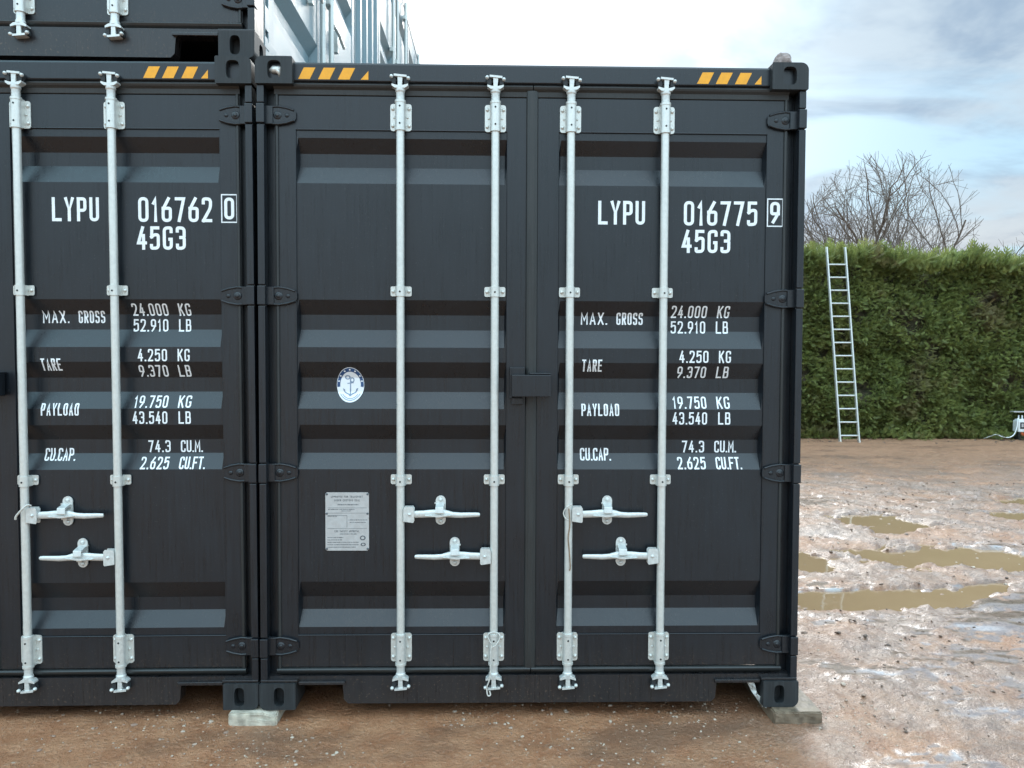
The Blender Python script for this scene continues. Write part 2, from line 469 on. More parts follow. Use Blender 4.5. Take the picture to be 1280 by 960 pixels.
XBREAK = [v for xa, xb in PANELS for v in (xa, xa+.0012, xa+.0112, xb-.0112, xb-.0012, xb)]

def drape(pieces, name, m, parent, lift=.0012, mi=None, mats=None):
    """flat shapes given in the door's plane, cut along the folds of the door and laid on its surface"""
    bm = bmesh.new(); lay = bm.verts.layers.float.new('lift')
    for k, (vs, fs) in enumerate(pieces):
        bv = [bm.verts.new((x, 0, z)) for x, z in vs]
        for q in bv: q[lay] = (k % 6)*.00012
        for f in fs:
            try:
                q = bm.faces.new([bv[i] for i in f])
                if mi: q.material_index = mi[k]
            except ValueError: pass
    xs = [v.co.x for v in bm.verts]; zs = [v.co.z for v in bm.verts]
    for z in ZBREAK:
        if min(zs) < z < max(zs):
            bmesh.ops.bisect_plane(bm, geom=bm.verts[:]+bm.edges[:]+bm.faces[:], plane_co=(0, 0, z), plane_no=(0, 0, 1))
    for x in XBREAK:
        if min(xs) < x < max(xs):
            bmesh.ops.bisect_plane(bm, geom=bm.verts[:]+bm.edges[:]+bm.faces[:], plane_co=(x, 0, 0), plane_no=(1, 0, 0))
    for v in bm.verts: v.co.y = depth(v.co.x, v.co.z)-lift-v[lay]
    bmesh.ops.recalc_face_normals(bm, faces=bm.faces)
    for f in bm.faces:
        if f.normal.y > 0: f.normal_flip()
    me = bpy.data.meshes.new(name); bm.to_mesh(me); bm.free()
    for q in (mats or [m]): me.materials.append(q)
    o = bpy.data.objects.new(name, me); COL.objects.link(o); o.parent = parent
    return o

# -- stencil lettering: every glyph is a set of strokes in a unit box
def rnd(pts, r, closed=False, n=5):
    out = []
    m = len(pts)
    for i, p in enumerate(pts):
        if not closed and i in (0, m-1): out.append(p); continue
        a = Vector(pts[i-1]); q = Vector(p); b = Vector(pts[(i+1) % m])
        da = (a-q); db = (b-q)
        rr = min(r, da.length*.5, db.length*.5)
        s = q+da.normalized()*rr; e = q+db.normalized()*rr
        for k in range(n+1):
            t = k/n
            v = s*(1-t)**2+q*2*t*(1-t)+e*t*t
            out.append((v.x, v.y))
    return out
A = .42   # glyph centre-line width for height 1 (scaled at layout)
GL = {
 '0': [('c', [(0, 0), (1, 0), (1, 1), (0, 1)])], '1': [('o', [(.1, .80), (.62, 1), (.62, 0)], 0)],
 '2': [('o', [(0, .82), (0, 1), (1, 1), (1, .60), (0, 0)]), ('o', [(0, 0), (1, 0)], 0)],
 '3': [('o', [(0, .85), (0, 1), (1, 1), (1, .53), (.5, .53)]), ('o', [(.5, .53), (1, .53), (1, 0), (0, 0), (0, .15)])],
 '4': [('o', [(1, .26), (0, .26), (.62, 1)], 0), ('o', [(.74, .62), (.74, 0)], 0)],
 '5': [('o', [(.95, 1), (.08, 1), (.04, .56)], 0), ('o', [(.04, .56), (.4, .66), (1, .66), (1, 0), (0, 0), (0, .13)])],
 '6': [('o', [(.75, 1), (0, .52), (0, 0), (1, 0), (1, .40)]), ('o', [(1, .38), (1, .56), (0, .56)])],
 '7': [('o', [(0, 1), (1, 1), (.36, 0)], 0)],
 '9': [('o', [(.25, 0), (1, .48), (1, 1), (0, 1), (0, .60)]), ('o', [(0, .62), (0, .44), (1, .44)])],
 '8': [('c', [(0, 0), (1, 0), (1, .52), (0, .52)]), ('c', [(.05, .52), (.95, .52), (.95, 1), (.05, 1)])],
 'A': [('o', [(0, 0), (.5, 1), (1, 0)], 0), ('o', [(.22, .3), (.78, .3)], 0)],
 'B': [('o', [(0, 0), (0, 1)], 0), ('o', [(0, 1), (.92, 1), (.92, .53), (0, .53)], .3), ('o', [(0, 0), (1, 0), (1, .53), (.3, .53)], .3)],
 'C': [('o', [(1, .80), (1, 1), (0, 1), (0, 0), (1, 0), (1, .20)])],
 'D': [('c', [(0, 0), (1, 0), (1, 1), (0, 1)], .3)],
 'E': [('o', [(1, 1), (0, 1), (0, 0), (1, 0)], 0), ('o', [(0, .52), (.8, .52)], 0)],
 'F': [('o', [(1, 1), (0, 1), (0, 0)], 0), ('o', [(0, .52), (.8, .52)], 0)],
 'G': [('o', [(1, .82), (1, 1), (0, 1), (0, 0), (1, 0), (1, .44)]), ('o', [(1, .44), (.80, .44)], 0)],
 'K': [('o', [(0, 0), (0, 1)], 0), ('o', [(1, 1), (0, .4)], 0), ('o', [(.35, .6), (1, 0)], 0)],
 'I': [('o', [(.5, 0), (.5, 1)], 0)],
 'L': [('o', [(0, 1), (0, 0), (1, 0)], 0)],
 'M': [('o', [(0, 0), (0, 1), (.5, .35), (1, 1), (1, 0)], 0)],
 'N': [('o', [(0, 0), (0, 1), (1, 0), (1, 1)], 0)],
 'O': [('c', [(0, 0), (1, 0), (1, 1), (0, 1)])],
 'P': [('o', [(0, 0), (0, 1)], 0), ('o', [(0, 1), (1, 1), (1, .45), (0, .45)], .4)],
 'R': [('o', [(0, 0), (0, 1)], 0), ('o', [(0, 1), (1, 1), (1, .48), (0, .48)], .4), ('o', [(.45, .48), (1, 0)], 0)],
 'S': [('o', [(1, .84), (1, 1), (0, 1), (0, .52), (1, .52), (1, 0), (0, 0), (0, .16)])],
 'T': [('o', [(0, 1), (1, 1)], 0), ('o', [(.5, 1), (.5, 0)], 0)],
 'U': [('o', [(0, 1), (0, 0), (1, 0), (1, 1)])],
 'V': [('o', [(0, 1), (.5, 0), (1, 1)], 0)], 'W': [('o', [(0, 1), (.25, 0), (.5, .7), (.75, 0), (1, 1)], 0)],
 'X': [('o', [(0, 0), (1, 1)], 0), ('o', [(0, 1), (1, 0)], 0)],
 'Y': [('o', [(0, 1), (.5, .45), (1, 1)], 0), ('o', [(.5, .45), (.5, 0)], 0)],
}
WID = {'1': .66, 'I': .4, 'M': 1.15, '.': .30, ',': .30, ' ': .7}
def ribbon(pts, t, closed, cap=False):
    P = [Vector((p[0], p[1])) for p in pts]
    Q = [P[0]]
    for p in P[1:]:
        if (p-Q[-1]).length > t*.05: Q.append(p)
    if closed and (Q[0]-Q[-1]).length < t*.05: Q.pop()
    P = Q; m = len(P); vs = []
    if not closed and cap:
        P[0] = P[0]+(P[0]-P[1]).normalized()*t*.5; P[-1] = P[-1]+(P[-1]-P[-2]).normalized()*t*.5
    for i, p in enumerate(P):
        if closed: a, b = P[i-1], P[(i+1) % m]
        else: a, b = P[max(i-1, 0)], P[min(i+1, m-1)]
        d1 = (p-a).normalized() if (p-a).length > 1e-9 else (b-p).normalized()
        d2 = (b-p).normalized() if (b-p).length > 1e-9 else d1
        n1 = Vector((-d1.y, d1.x)); n2 = Vector((-d2.y, d2.x))
        n = (n1+n2)
        n = n.normalized() if n.length > 1e-6 else n1
        k = min(1/max(.35, n.dot(n1)), 1.9)
        vs += [tuple(p+n*t*.5*k), tuple(p-n*t*.5*k)]
    fs = [(2*i, 2*((i+1) % m), 2*((i+1) % m)+1, 2*i+1) for i in range(m if closed else m-1)]
    return vs, fs
def text(s, x0, x1, z1, z0, t, gap=.30):
    """strokes for the string filling the box x0..x1, z0..z1 with stroke width t"""
    ws = [WID.get(c, 1.) for c in s]
    tot = sum(ws)+gap*(len(s)-1)
    u = (x1-x0)/tot
    x = x0; out = []
    for c, w in zip(s, ws):
        a, b = x, x+u*w
        if c in '.,':
            out.append(([(a, z0), (a+t*1.05, z0), (a+t*1.05, z0+t*1.05), (a, z0+t*1.05)], [(0, 1, 2, 3)]))
        elif c != ' ':
            iw, ih = (b-a)-t, (z1-z0)-t
            for g in GL[c]:
                r = g[2] if len(g) > 2 else .5
                pts = [(a+t/2+p[0]*iw, z0+t/2+p[1]*ih) for p in g[1]]
                if r: pts = rnd(pts, r*iw, g[0] == 'c')
                out.append(ribbon(pts, t, g[0] == 'c', True))
        x = b+u*gap
    return out
def disc(cx, cz, rx, rz, n=40, r0=None, a0=0, a1=360):
    if r0 is None:
        v = [(cx, cz)]+[(cx+rx*math.cos(2*math.pi*k/n), cz+rz*math.sin(2*math.pi*k/n)) for k in range(n)]
        return v, [(0, 1+k, 1+(k+1) % n) for k in range(n)]
    v = []
    for k in range(n+1):
        a = R(a0+(a1-a0)*k/n)
        v += [(cx+rx*math.cos(a), cz+rz*math.sin(a)), (cx+rx*r0*math.cos(a), cz+rz*r0*math.sin(a))]
    return v, [(2*k, 2*k+2, 2*k+3, 2*k+1) for k in range(n)]

def evaluated(o):
    dg = bpy.context.evaluated_depsgraph_get()
    return bpy.data.meshes.new_from_object(o.evaluated_get(dg))
def casting_mesh(kind):
    """ISO corner casting: hollow block with rounded outer corner and oval openings on front, outer side and top"""
    mb = MB()
    w, d, h, r = .162, .178, .118, .032
    # outline in x-z, rounded at the outer (x=0) corner and top
    top = kind == 'top'
    out = []
    def arc(cx, cz, a0, a1, rr):
        for k in range(6):
            a = R(a0+(a1-a0)*k/5); out.append((cx+rr*math.cos(a), cz+rr*math.sin(a)))
    if top:
        out += [(w, 0)]; arc(w-.006, h-.006, 0, 90, .006); arc(r, h-r, 90, 180, r); arc(.004, .004, 180, 270, .004)
    else:
        arc(w-.004, .004, 270, 360, .004); arc(w-.004, h-.004, 0, 90, .004); arc(.004, h-.004, 90, 180, .004); arc(r, r, 180, 270, r)
    mb.prism(out, 0, d, 'y')
    body = mb.build('casting_body', M['cast'], bevel=0)
    md = body.modifiers.new('b', 'BEVEL'); md.width = .005; md.segments = 2; md.limit_method = 'ANGLE'; md.angle_limit = R(50)
    hx, hz = (.083, .060) if top else (.088, .058)
    rx, rz = (.030, .040) if top else (.0235, .042)
    cuts = []
    c = MB()
    def stad(cx, cz, a, b2, n=24):
        o_ = []
        for k in range(n):
            t = 2*math.pi*k/n
            cc, ss = math.cos(t), math.sin(t)
            e = .62
            o_.append((cx+a*abs(cc)**e*(1 if cc >= 0 else -1), cz+b2*abs(ss)**e*(1 if ss >= 0 else -1)))
        return o_
    c.prism(stad(hx, hz, rx, rz), -.05, .055, 'y', smooth=False)
    cuts.append(c.build('cut', M['hole']))
    c = MB(); c.prism(stad(.105, .059, .030, .036), -.05, .05, 'x'); cuts.append(c.build('cut', M['hole']))
    c = MB(); c.prism(stad(.085, .115, .030, .048), *( (.05, .2) if top else (-.1, .07)), 'z'); cuts.append(c.build('cut', M['hole']))
    for q in cuts:
        bo = body.modifiers.new('x', 'BOOLEAN'); bo.object = q; bo.operation = 'DIFFERENCE'; bo.solver = 'EXACT'
    me = evaluated(body); me.name = 'corner_casting'
    for q in cuts+[body]:
        d_ = q.data; bpy.data.objects.remove(q); bpy.data.meshes.remove(d_)
    me.materials.clear(); me.materials.append(M['cast'])
    return me
CAST = {'top': casting_mesh('top'), 'bottom': casting_mesh('bottom')}

def locking_bar(parent):
    """one locking bar at x=0: tube, four guide brackets, two cams; keepers belong to the cams"""
    mb = MB(); mb.tube([(0, YBAR, .13), (0, YBAR, 2.77)], .0178, 20)
    bar = mb.build('locking_bar', M['galv'], parent)
    def plate(z0, z1, name, tall):
        b = MB()
        def rr(x0, x1, za, zb, r=.010):
            o = []
            for cx, cz, a in ((x1-r, za+r, 270), (x1-r, zb-r, 0), (x0+r, zb-r, 90), (x0+r, za+r, 180)):
                for k in range(4):
                    t = R(a+30*k); o.append((cx+r*math.cos(t), cz+r*math.sin(t)))
            return o
        b.prism(rr(-.047, .047, z0, z1, .011 if tall else .007), YF-.006, YF-.0005, 'y')
        rs = .0225
        # sleeve: half pipe bulging over the bar
        n = 10; prof = [(rs*math.cos(math.pi*k/n), YBAR-rs*math.sin(math.pi*k/n)) for k in range(n+1)]
        prof = [(rs+.001, YF-.006)]+prof+[(-rs-.001, YF-.006)]
        za, zb = (z0-.002, z1+.003) if tall else (z0-.002, z1-.001)
        b.prism(prof, za, zb, 'z')
        if tall:
            b.tube([(0, YBAR, za-.004), (0, YBAR, za+.006)], .0245, 18); b.tube([(0, YBAR, zb-.006), (0, YBAR, zb+.004)], .0245, 18)
            for sx in (-1, 1):
                b.box(sx*.030-.004, sx*.030+.004, YF-.012, YF-.005, (z0+z1)/2-.004, (z0+z1)/2+.004)
            pts = [(sx*.036, z) for sx in (-1, 1) for z in (z0+.022, z1-.022)]
        else:
            pts = [(-.035, (z0+z1)/2), (.035, (z0+z1)/2)]
        for x, z in pts: b.dome((x, YF-.006, z), .0085, .008)
        hz = [z0+.022, z1-.022] if tall else [z0+.018]
        k0 = len(b.f)
        for z in hz:
            b.cyl((0, YBAR-rs-.0012, z), .0042, .003, 'y', 10, mi=1)
        return b.build(name, [M['galv'], M['hole']], bar, bevel=.0012, seg=1)
    plate(2.590, 2.709, 'guide_bracket', True)
    plate(.200, .330, 'guide_bracket', True)
    plate(1.857, 1.901, 'guide_bracket', False)
    plate(1.011, 1.055, 'guide_bracket', False)
    for sgn, zc in ((1, 2.720), (-1, .190)):
        b = MB()
        Z = lambda q: zc+sgn*q
        def bx(x0, x1, y0, y1, a, c):
            b.box(x0, x1, y0, y1, min(Z(a), Z(c)), max(Z(a), Z(c)))
        b.tube([(0, YBAR, Z(0)), (0, YBAR, Z(.030)), (0, YBAR, Z(.034)), (0, YBAR, Z(.046))], [.0185, .0185, .022, .022], 18)
        wing = [(-.036, Z(.056)), (-.022, Z(.046)), (.022, Z(.046)), (.036, Z(.056)), (.036, Z(.064)), (.014, Z(.058)), (-.014, Z(.058)), (-.036, Z(.064))]
        b.prism(wing, YBAR-.020, YBAR+.016, 'y')
        b.prism([(-.009, Z(.056)), (.009, Z(.056)), (.012, Z(.100)), (-.010, Z(.100))], YBAR-.018, YBAR+.014, 'y')
        b.prism([(-.026, Z(.097)), (.030, Z(.092)), (.030, Z(.101)), (-.026, Z(.106))], YBAR-.022, YBAR+.016, 'y')
        b.build('cam', M['bright'], bar, bevel=.002)
        # keeper welded on header or sill
        for sx in (-1, 1):
            k = MB()
            k.prism([(sx*.034, Z(.066)), (sx*.018, Z(.066)), (sx*.018, Z(.086)), (sx*.027, Z(.097)), (sx*.040, Z(.097)), (sx*.040, Z(.086))], YBAR-.014, .034, 'y')
            k.dome((sx*.037, YBAR-.014, Z(.088 if sx > 0 else .096)), .0085, .012, mi=1)
            k.build('cam_keeper', [M['cast'], M['bright']], bar, bevel=.002)
    return bar

def door_handle(parent):
    """handle arm pointing to +x from the bar axis, with hub and retainer catch; z=0 is the arm's middle"""
    b = MB()
    # flat arm that twists into a grip: sections along x with half-height and y
    sec = [(.060, .016, .012, 0), (.10, .0165, .012, .001), (.13, .0175, .013, .003), (.165, .0170, .017, .006), (.20, .0175, .018, .004), (.235, .013, .015, -.002), (.27, .0125, .013, -.004), (.335, .0105, .011, -.002), (.352, .0095, .010, -.002), (.356, .006, .008, -.002)]
    n = 12; ring = []
    for x, hh, th, dz in sec:
        ring += [(x, YBAR-.006+th*.6*math.cos(2*math.pi*k/n), dz+hh*math.sin(2*math.pi*k/n)) for k in range(n)]
    m = len(sec)
    b.add(ring, [(i*n+k, i*n+(k+1) % n, (i+1)*n+(k+1) % n, (i+1)*n+k) for i in range(m-1) for k in range(n)], True)
    b.add(ring[:n], [tuple(range(n))]); b.add(ring[-n:], [tuple(range(n))])
    b.prism([(.11, -.004), (.17, -.010), (.23, -.001), (.17, .000)], YBAR-.026, YBAR-.010, 'y')      # pressed rib
    arm = b.build('door_handle', M['bright'], parent, bevel=.0)
    h = MB()
    h.prism([(.014, -.030), (.058, -.036), (.062, -.030), (.062, .028), (.056, .036), (.020, .036), (.014, .024)], YBAR-.020, YBAR-.015, 'y')
    h.prism([(.014, -.030), (.058, -.036), (.062, -.030), (.062, .028), (.056, .036), (.020, .036), (.014, .024)], YBAR+.008, YBAR+.013, 'y')
    h.dome((.042, YBAR-.020, .002), .007, .007)
    h.build('handle_hub', M['bright'], arm, bevel=.0015)
    c = MB()
    cx, cz = .178, .013
    o = []
    for k in range(13): o.append((cx+.0225*math.cos(R(15*k)), cz+.0435+.0225*math.sin(R(15*k))))
    for k in range(13): o.append((cx+.0225*math.cos(R(180+15*k)), cz-.0435+.0225*math.sin(R(180+15*k))))
    c.prism(o, YF-.007, YF-.0005, 'y')
    c.dome((cx, YF-.007, cz+.048), .010, .008); c.dome((cx, YF-.007, cz-.050), .010, .008)
    c.prism([(YF-.006, cz+.034), (YBAR-.026, cz+.022), (YBAR-.030, cz-.004), (YBAR-.026, cz-.008), (YBAR-.022, cz+.016), (YF-.012, cz+.020)], cx-.020, cx+.016, 'x')
    c.prism([(YF-.006, cz-.034), (YBAR-.004, cz-.034), (YBAR-.008, cz-.020), (YF-.006, cz-.024)], cx-.013, cx+.013, 'x')
    c.prism([(cx-.027, cz+.030), (cx-.020, cz+.030), (cx-.020, cz+.036), (cx-.027, cz+.036)], YF-.016, YF-.004, 'y')
    c.build('handle_catch', M['bright'], arm, bevel=.002)
    return arm

def hinge(parent):
    """hinge at the left post, z=0 in the middle"""
    b = MB()
    o = [(.034, -.040), (.088, -.041), (.125, -.036), (.160, -.026), (.167, -.012), (.167, .014), (.160, .024), (.125, .034), (.088, .041), (.034, .041)]
    b.prism(o, YF-.012, YF-.0004, 'y')
    for s in (-1, 1):
        pts = [(.050, s*.036), (.088, s*.0385), (.125, s*.0325), (.158, s*.022)]
        b.tube([(x, YF-.013, z) for x, z in pts], .0055, 8)
    b.dome((.086, YF-.012, 0), .019, .0045, n=14); b.dome((.086, YF-.0155, 0), .010, .004)
    b.dome((.128, YF-.012, 0), .010, .004)
    b.box(.030, .066, YF-.020, YF-.008, -.040, .041)
    h = b.build('hinge', M['paint'], parent, bevel=.002, seg=1)
    return h
def hinge_lug(b, x0, x1, z):
    b.box(x0, x1, .008, .060, z-.041, z+.043)

def corrugated(name, x, y0, y1, z0, z1, out, m, parent):
    """side wall with vertical trapezoid corrugations; out is the outward x direction"""
    p = .278; prof = []
    y = y0
    while y < y1-.01:
        for a, dd in ((0, 0), (.07, 0), (.138, 1), (.208, 1)):
            if y+a < y1: prof.append((y+a, x-out*.036*dd))
        y += p
    prof.append((y1, x))
    b = MB()
    v = [(px, py, z) for z in (z0, z1) for py, px in prof]
    n = len(prof)
    b.add(v, [(i, i+1, n+i+1, n+i) for i in range(n-1)])
    return b.build(name, m, parent)

def make_container(root):
    # castings
    for kind, z in (('bottom', 0), ('top', H-.118)):
        for sx in (1, -1):
            for sy in (1, -1):
                o = bpy.data.objects.new('corner_casting', CAST[kind]); COL.objects.link(o); o.parent = root
                o.location = (0 if sx == 1 else W, 0 if sy == 1 else L, z); o.scale = (sx, sy, 1)
    HZ = (2.652, 1.855, 1.063, .274)
    # corner posts
    for side in (0, 1):
        b = MB()
        X = (lambda v: v) if side == 0 else (lambda v: W-v)
        def bx(x0, x1, y0, y1, z0, z1): b.box(min(X(x0), X(x1)), max(X(x0), X(x1)), y0, y1, z0, z1)
        cuts = sorted(HZ); lo = .122
        for z in cuts+[None]:
            hi = (z-.046) if z else H-.120
            bx(.003, .034, .014, .060, lo, hi)
            if z: lo = z+.048
        bx(.0035, .0335, .030, .062, .122, H-.122)
        bx(.004, .030, .058, .16, .121, H-.121)
        bx(.028, .085, .088, .165, .121, H-.121)
        for z in HZ: hinge_lug(b, min(X(.001), X(.036)), max(X(.001), X(.036)), z)
        b.build('corner_post', M['paint'], root, bevel=.003)
    # header
    b = MB()
    b.prism([(.038, 2.797), (.030, 2.802), (.030, 2.872), (.036, 2.882), (.21, 2.882), (.21, 2.797)], .036, W-.036, 'x')
    hd = b.build('header', M['paint'], root, bevel=.002)
    for xs, lim in (((.181, .268, .355, .455), .489), ((1.947, 2.031, 2.117, 2.205), 2.236)):
        b = MB()
        for x in xs:
            q = [(x, 2.807), (x+.051, 2.807), (x+.076, 2.8575), (x+.025, 2.8575)]
            if x+.076 > lim: q = [(x, 2.807), (lim, 2.807), (lim, 2.845)]
            b.add([(px, .0288, pz) for px, pz in q], [tuple(range(len(q)))])
        b.build('hazard_stripe', M['orange'], hd)
    # sill with pockets beside the castings
    b = MB()
    e = .030
    out = [(e, .108), (.356, .108), (.366, .098), (.372, .030), (.390, .012), (W-.390, .012), (W-.372, .030), (W-.366, .098), (W-.356, .108), (W-e, .108), (W-e, .139), (e, .139)]
    b.prism(out, .036, .10, 'y')
    b.box(.170, .378, .020, .0345, .104, .119); b.box(W-.378, W-.170, .020, .0345, .104, .119)
    for x0, x1 in ((.004, .168), (W-.168, W-.004)): b.box(x0, x1, .010, .09, .1195, .131)
    b.build('sill', M['door'], root, bevel=.0025)
    # doors
    for side in (0, 1):
        xL, xR = (.070, 1.213) if side == 0 else (W-1.213, W-.070)
        xa, xb = PANELS[side]
        xs = [xL, xa, xa+.0012, xa+.0112, xb-.0112, xb-.0012, xb, xR]
        zs = [ZB, PZ0-.0004]+ZBREAK+[PZ1+.0004, ZT]
        b = MB()
        v = [(x, depth(x, z), z) for z in zs for x in xs]
        nx = len(xs)
        b.add(v, [(j*nx+i, j*nx+i+1, (j+1)*nx+i+1, (j+1)*nx+i) for j in range(len(zs)-1) for i in range(nx-1)])
        yb = .115
        b.add([(xL, YF, ZB), (xR, YF, ZB), (xR, YF, ZT), (xL, YF, ZT), (xL, yb, ZB), (xR, yb, ZB), (xR, yb, ZT), (xL, yb, ZT)],
              [(0, 1, 5, 4), (1, 2, 6, 5), (2, 3, 7, 6), (3, 0, 4, 7), (4, 5, 6, 7)])
        # weld beads round the inset panel
        for zz in (PZ0, PZ1):
            b.tube([(xa, YF+.001, zz), (xb, YF+.001, zz)], .0035, 6)
        for xx in (xa, xb):
            b.tube([(xx, YF+.0015, PZ0), (xx, YF+.0015, PZ1)], .0026, 6)
        door = b.build('door', M['door'], root)
        s = MB()
        x0, x1 = (xL-.001, 1.217) if side == 0 else (W-1.217, xR+.001)
        s.prism([(.060, ZT+.002), (.052, ZT+.004), (.050, ZT+.026), (.040, ZT+.036), (.036, ZT+.046), (.040, ZT+.054), (.060, ZT+.056)], x0, x1, 'x')
        s.prism([(.060, ZB-.003), (.043, ZB-.004), (.037, ZB-.010), (.041, ZB-.020), (.052, ZB-.032), (.060, ZB-.034)], x0, x1, 'x')
        ex = xL if side == 0 else xR
        s.tube([(ex+(.010 if side == 0 else -.010), YF-.001, ZB-.002), (ex+(.010 if side == 0 else -.010), YF-.001, ZT+.003)], .0085, 10)
        if side == 0:   # rubber lip that closes the gap in the middle
            s.prism([(1.187, YF+.002), (1.192, YF-.008), (1.204, YF-.013), (1.224, YF-.013), (1.238, YF-.007), (1.243, YF+.002)], ZB-.004, ZT+.030, 'z')
        s.build('door_seal', M['rubber'], door, bevel=.0015, seg=1)
        h0 = None
        for z in HZ:
            if h0 is None:
                h0 = hinge(door); h0.location = (0, 0, z) if side == 0 else (W, 0, z)
                if side: h0.scale = (-1, 1, 1)
            else:
                c = inst(h0, door, ((0 if side == 0 else W), 0, z))
    # locking bars and handles
    bars = [.630, 1.050, W-1.052, W-.632]
    b0 = locking_bar(root); b0.location = (bars[0], 0, 0)
    for x in bars[1:]: inst(b0, root, (x, 0, 0))
    hh = door_handle(root); hh.location = (bars[0], 0, .880)
    inst(hh, root, (bars[2], 0, .880))
    for x in (bars[1], bars[3]): inst(hh, root, (x, 0, .690), (-1, 1, 1))
    # lock box over the meeting edge
    b = MB()
    b.box(1.118, 1.186, YF-.030, YF-.002, 1.498, 1.540); b.box(1.118, 1.128, YF-.034, YF-.002, 1.400, 1.541)
    b.box(1.126, 1.300, YF-.088, YF-.016, 1.412, 1.508)
    b.box(1.205, 1.300, YF-.060, YF-.002, 1.509, 1.517)
    b.box(1.126, 1.178, YF-.028, YF-.002, 1.374, 1.404)
    b.cyl((1.308, YF-.010, 1.432), .006, .009, 'y', 8)
    b.build('lock_box', M['paint'], root, bevel=.003)
    # shell
    b = MB(); b.box(.02, W-.02, .20, L-.10, 2.845, 2.857)
    for k in range(40):
        y = .45+k*.29
        if y < L-.4: b.prism([(y, 2.858), (y+.05, 2.866), (y+.12, 2.866), (y+.17, 2.858)], .10, W-.10, 'x')
    b.build('roof', M['paint'], root)
    b = MB(); b.box(.03, W-.03, .12, L-.05, .150, .168)
    for k in range(24): b.box(.06, W-.06, .50+k*.49, .55+k*.49, .035, .149)
    b.build('floor', M['hole'], root)
    for side in (0, 1):
        x = .012 if side == 0 else W-.012
        b = MB()
        xa, xb = (.006, .055) if side == 0 else (W-.055, W-.006)
        b.box(xa, xb, .179, L-.179, .020, .175); b.box(xa, xb, .179, L-.179, 2.795, 2.874)
        b.build('side_rail', M['paint'], root, bevel=.003)
    b = MB(); b.box(.03, W-.03, L-.08, L-.03, .12, 2.86); b.build('end_wall', M['paint'], root)
def side_walls(root, sides=(0, 1)):
    for s in sides:
        corrugated('side_wall', .010 if s == 0 else W-.010, .17, L-.17, .176, 2.794, -1 if s == 0 else 1, M['paint'], root)

BIG, SML = .0140, .0068
def markings(door, number, check):
    x0, x1, z0, z1 = 2.281, 2.350, 2.183, 2.305
    def put(P): drape(P, 'lettering', M['white'], door)
    put(text('LYPU', 1.514, 1.726, 2.292, 2.186, BIG))
    put(text(number, 1.902, 2.236, 2.294, 2.184, BIG))
    put([ribbon([(x0, z0), (x1, z0), (x1, z1), (x0, z1)], .0052, True)]+text(check, x0+.0115, x1-.0125, z1-.0125, z0+.0125, BIG))
    put(text('45G3', 1.894, 2.115, 2.165, 2.061, BIG))
    for row in (
        (('MAX.', 1.443, 1.565, 1.791, 1.736), ('GROSS', 1.606, 1.727, 1.791, 1.736)),
        (('24.000', 1.856, 2.019, 1.823, 1.769), ('KG', 2.068, 2.123, 1.823, 1.769)), (('52.910', 1.856, 2.015, 1.754, 1.698), ('LB', 2.064, 2.120, 1.754, 1.698)),
        (('TARE', 1.447, 1.538, 1.577, 1.522),), (('4.250', 1.889, 2.022, 1.619, 1.564), ('KG', 2.070, 2.125, 1.619, 1.564)), (('9.370', 1.885, 2.017, 1.547, 1.494), ('LB', 2.065, 2.121, 1.547, 1.494)),
        (('PAYLOAD', 1.445, 1.617, 1.376, 1.321),), (('19.750', 1.864, 2.018, 1.409, 1.355), ('KG', 2.066, 2.125, 1.409, 1.355)), (('43.540', 1.861, 2.019, 1.339, 1.283), ('LB', 2.070, 2.126, 1.339, 1.283)),
        (('CU.CAP.', 1.443, 1.584, 1.171, 1.115),), (('74.3', 1.914, 2.017, 1.205, 1.151), ('CU.M.', 2.064, 2.165, 1.205, 1.151)), (('2.625', 1.889, 2.018, 1.131, 1.078), ('CU.FT.', 2.066, 2.184, 1.131, 1.078))):
        for w, a, b_, c, d in row: put(text(w, a, b_, c, d, SML, .20 if w[:2] == 'CU' else .32))
def doors_of(root): return sorted([o for o in root.children if o.name.split('.')[0] == 'door'], key=lambda o: min(v.co.x for v in o.data.vertices))

# proto, then copies
GROUP = 'dark shipping containers in the stack'
proto = empty('shipping_container')
make_container(proto)
lean = -.0045
left = copy_tree(proto)
upper = copy_tree(proto)
proto.location = (0, 0, BASE)
tag(proto, 'black-grey shipping container numbered 016775 9 with oval anchor sticker and metal data plate', 'container', GROUP)
SX = .977
left.scale = (SX, 1, 1)
left.rotation_euler = (0, lean, 0)
left.location = (-.004-W*SX, .004, BASE-W*math.sin(-lean))
tag(left, 'black-grey shipping container numbered 016762 0, cut off by the left edge, carrying another container', 'container', GROUP)
upper.scale = (SX, 1, 1)
upper.location = (-.014-W*SX, .045, BASE+H+.004)
tag(upper, 'uppermost dark container, stacked on another, with hinged side doors painted in their pale sky sheen', 'container', GROUP)
side_walls(proto); side_walls(left); side_walls(upper, (0,))
markings(doors_of(proto)[1], '016775', '9')
markings(doors_of(left)[1], '016762', '0')

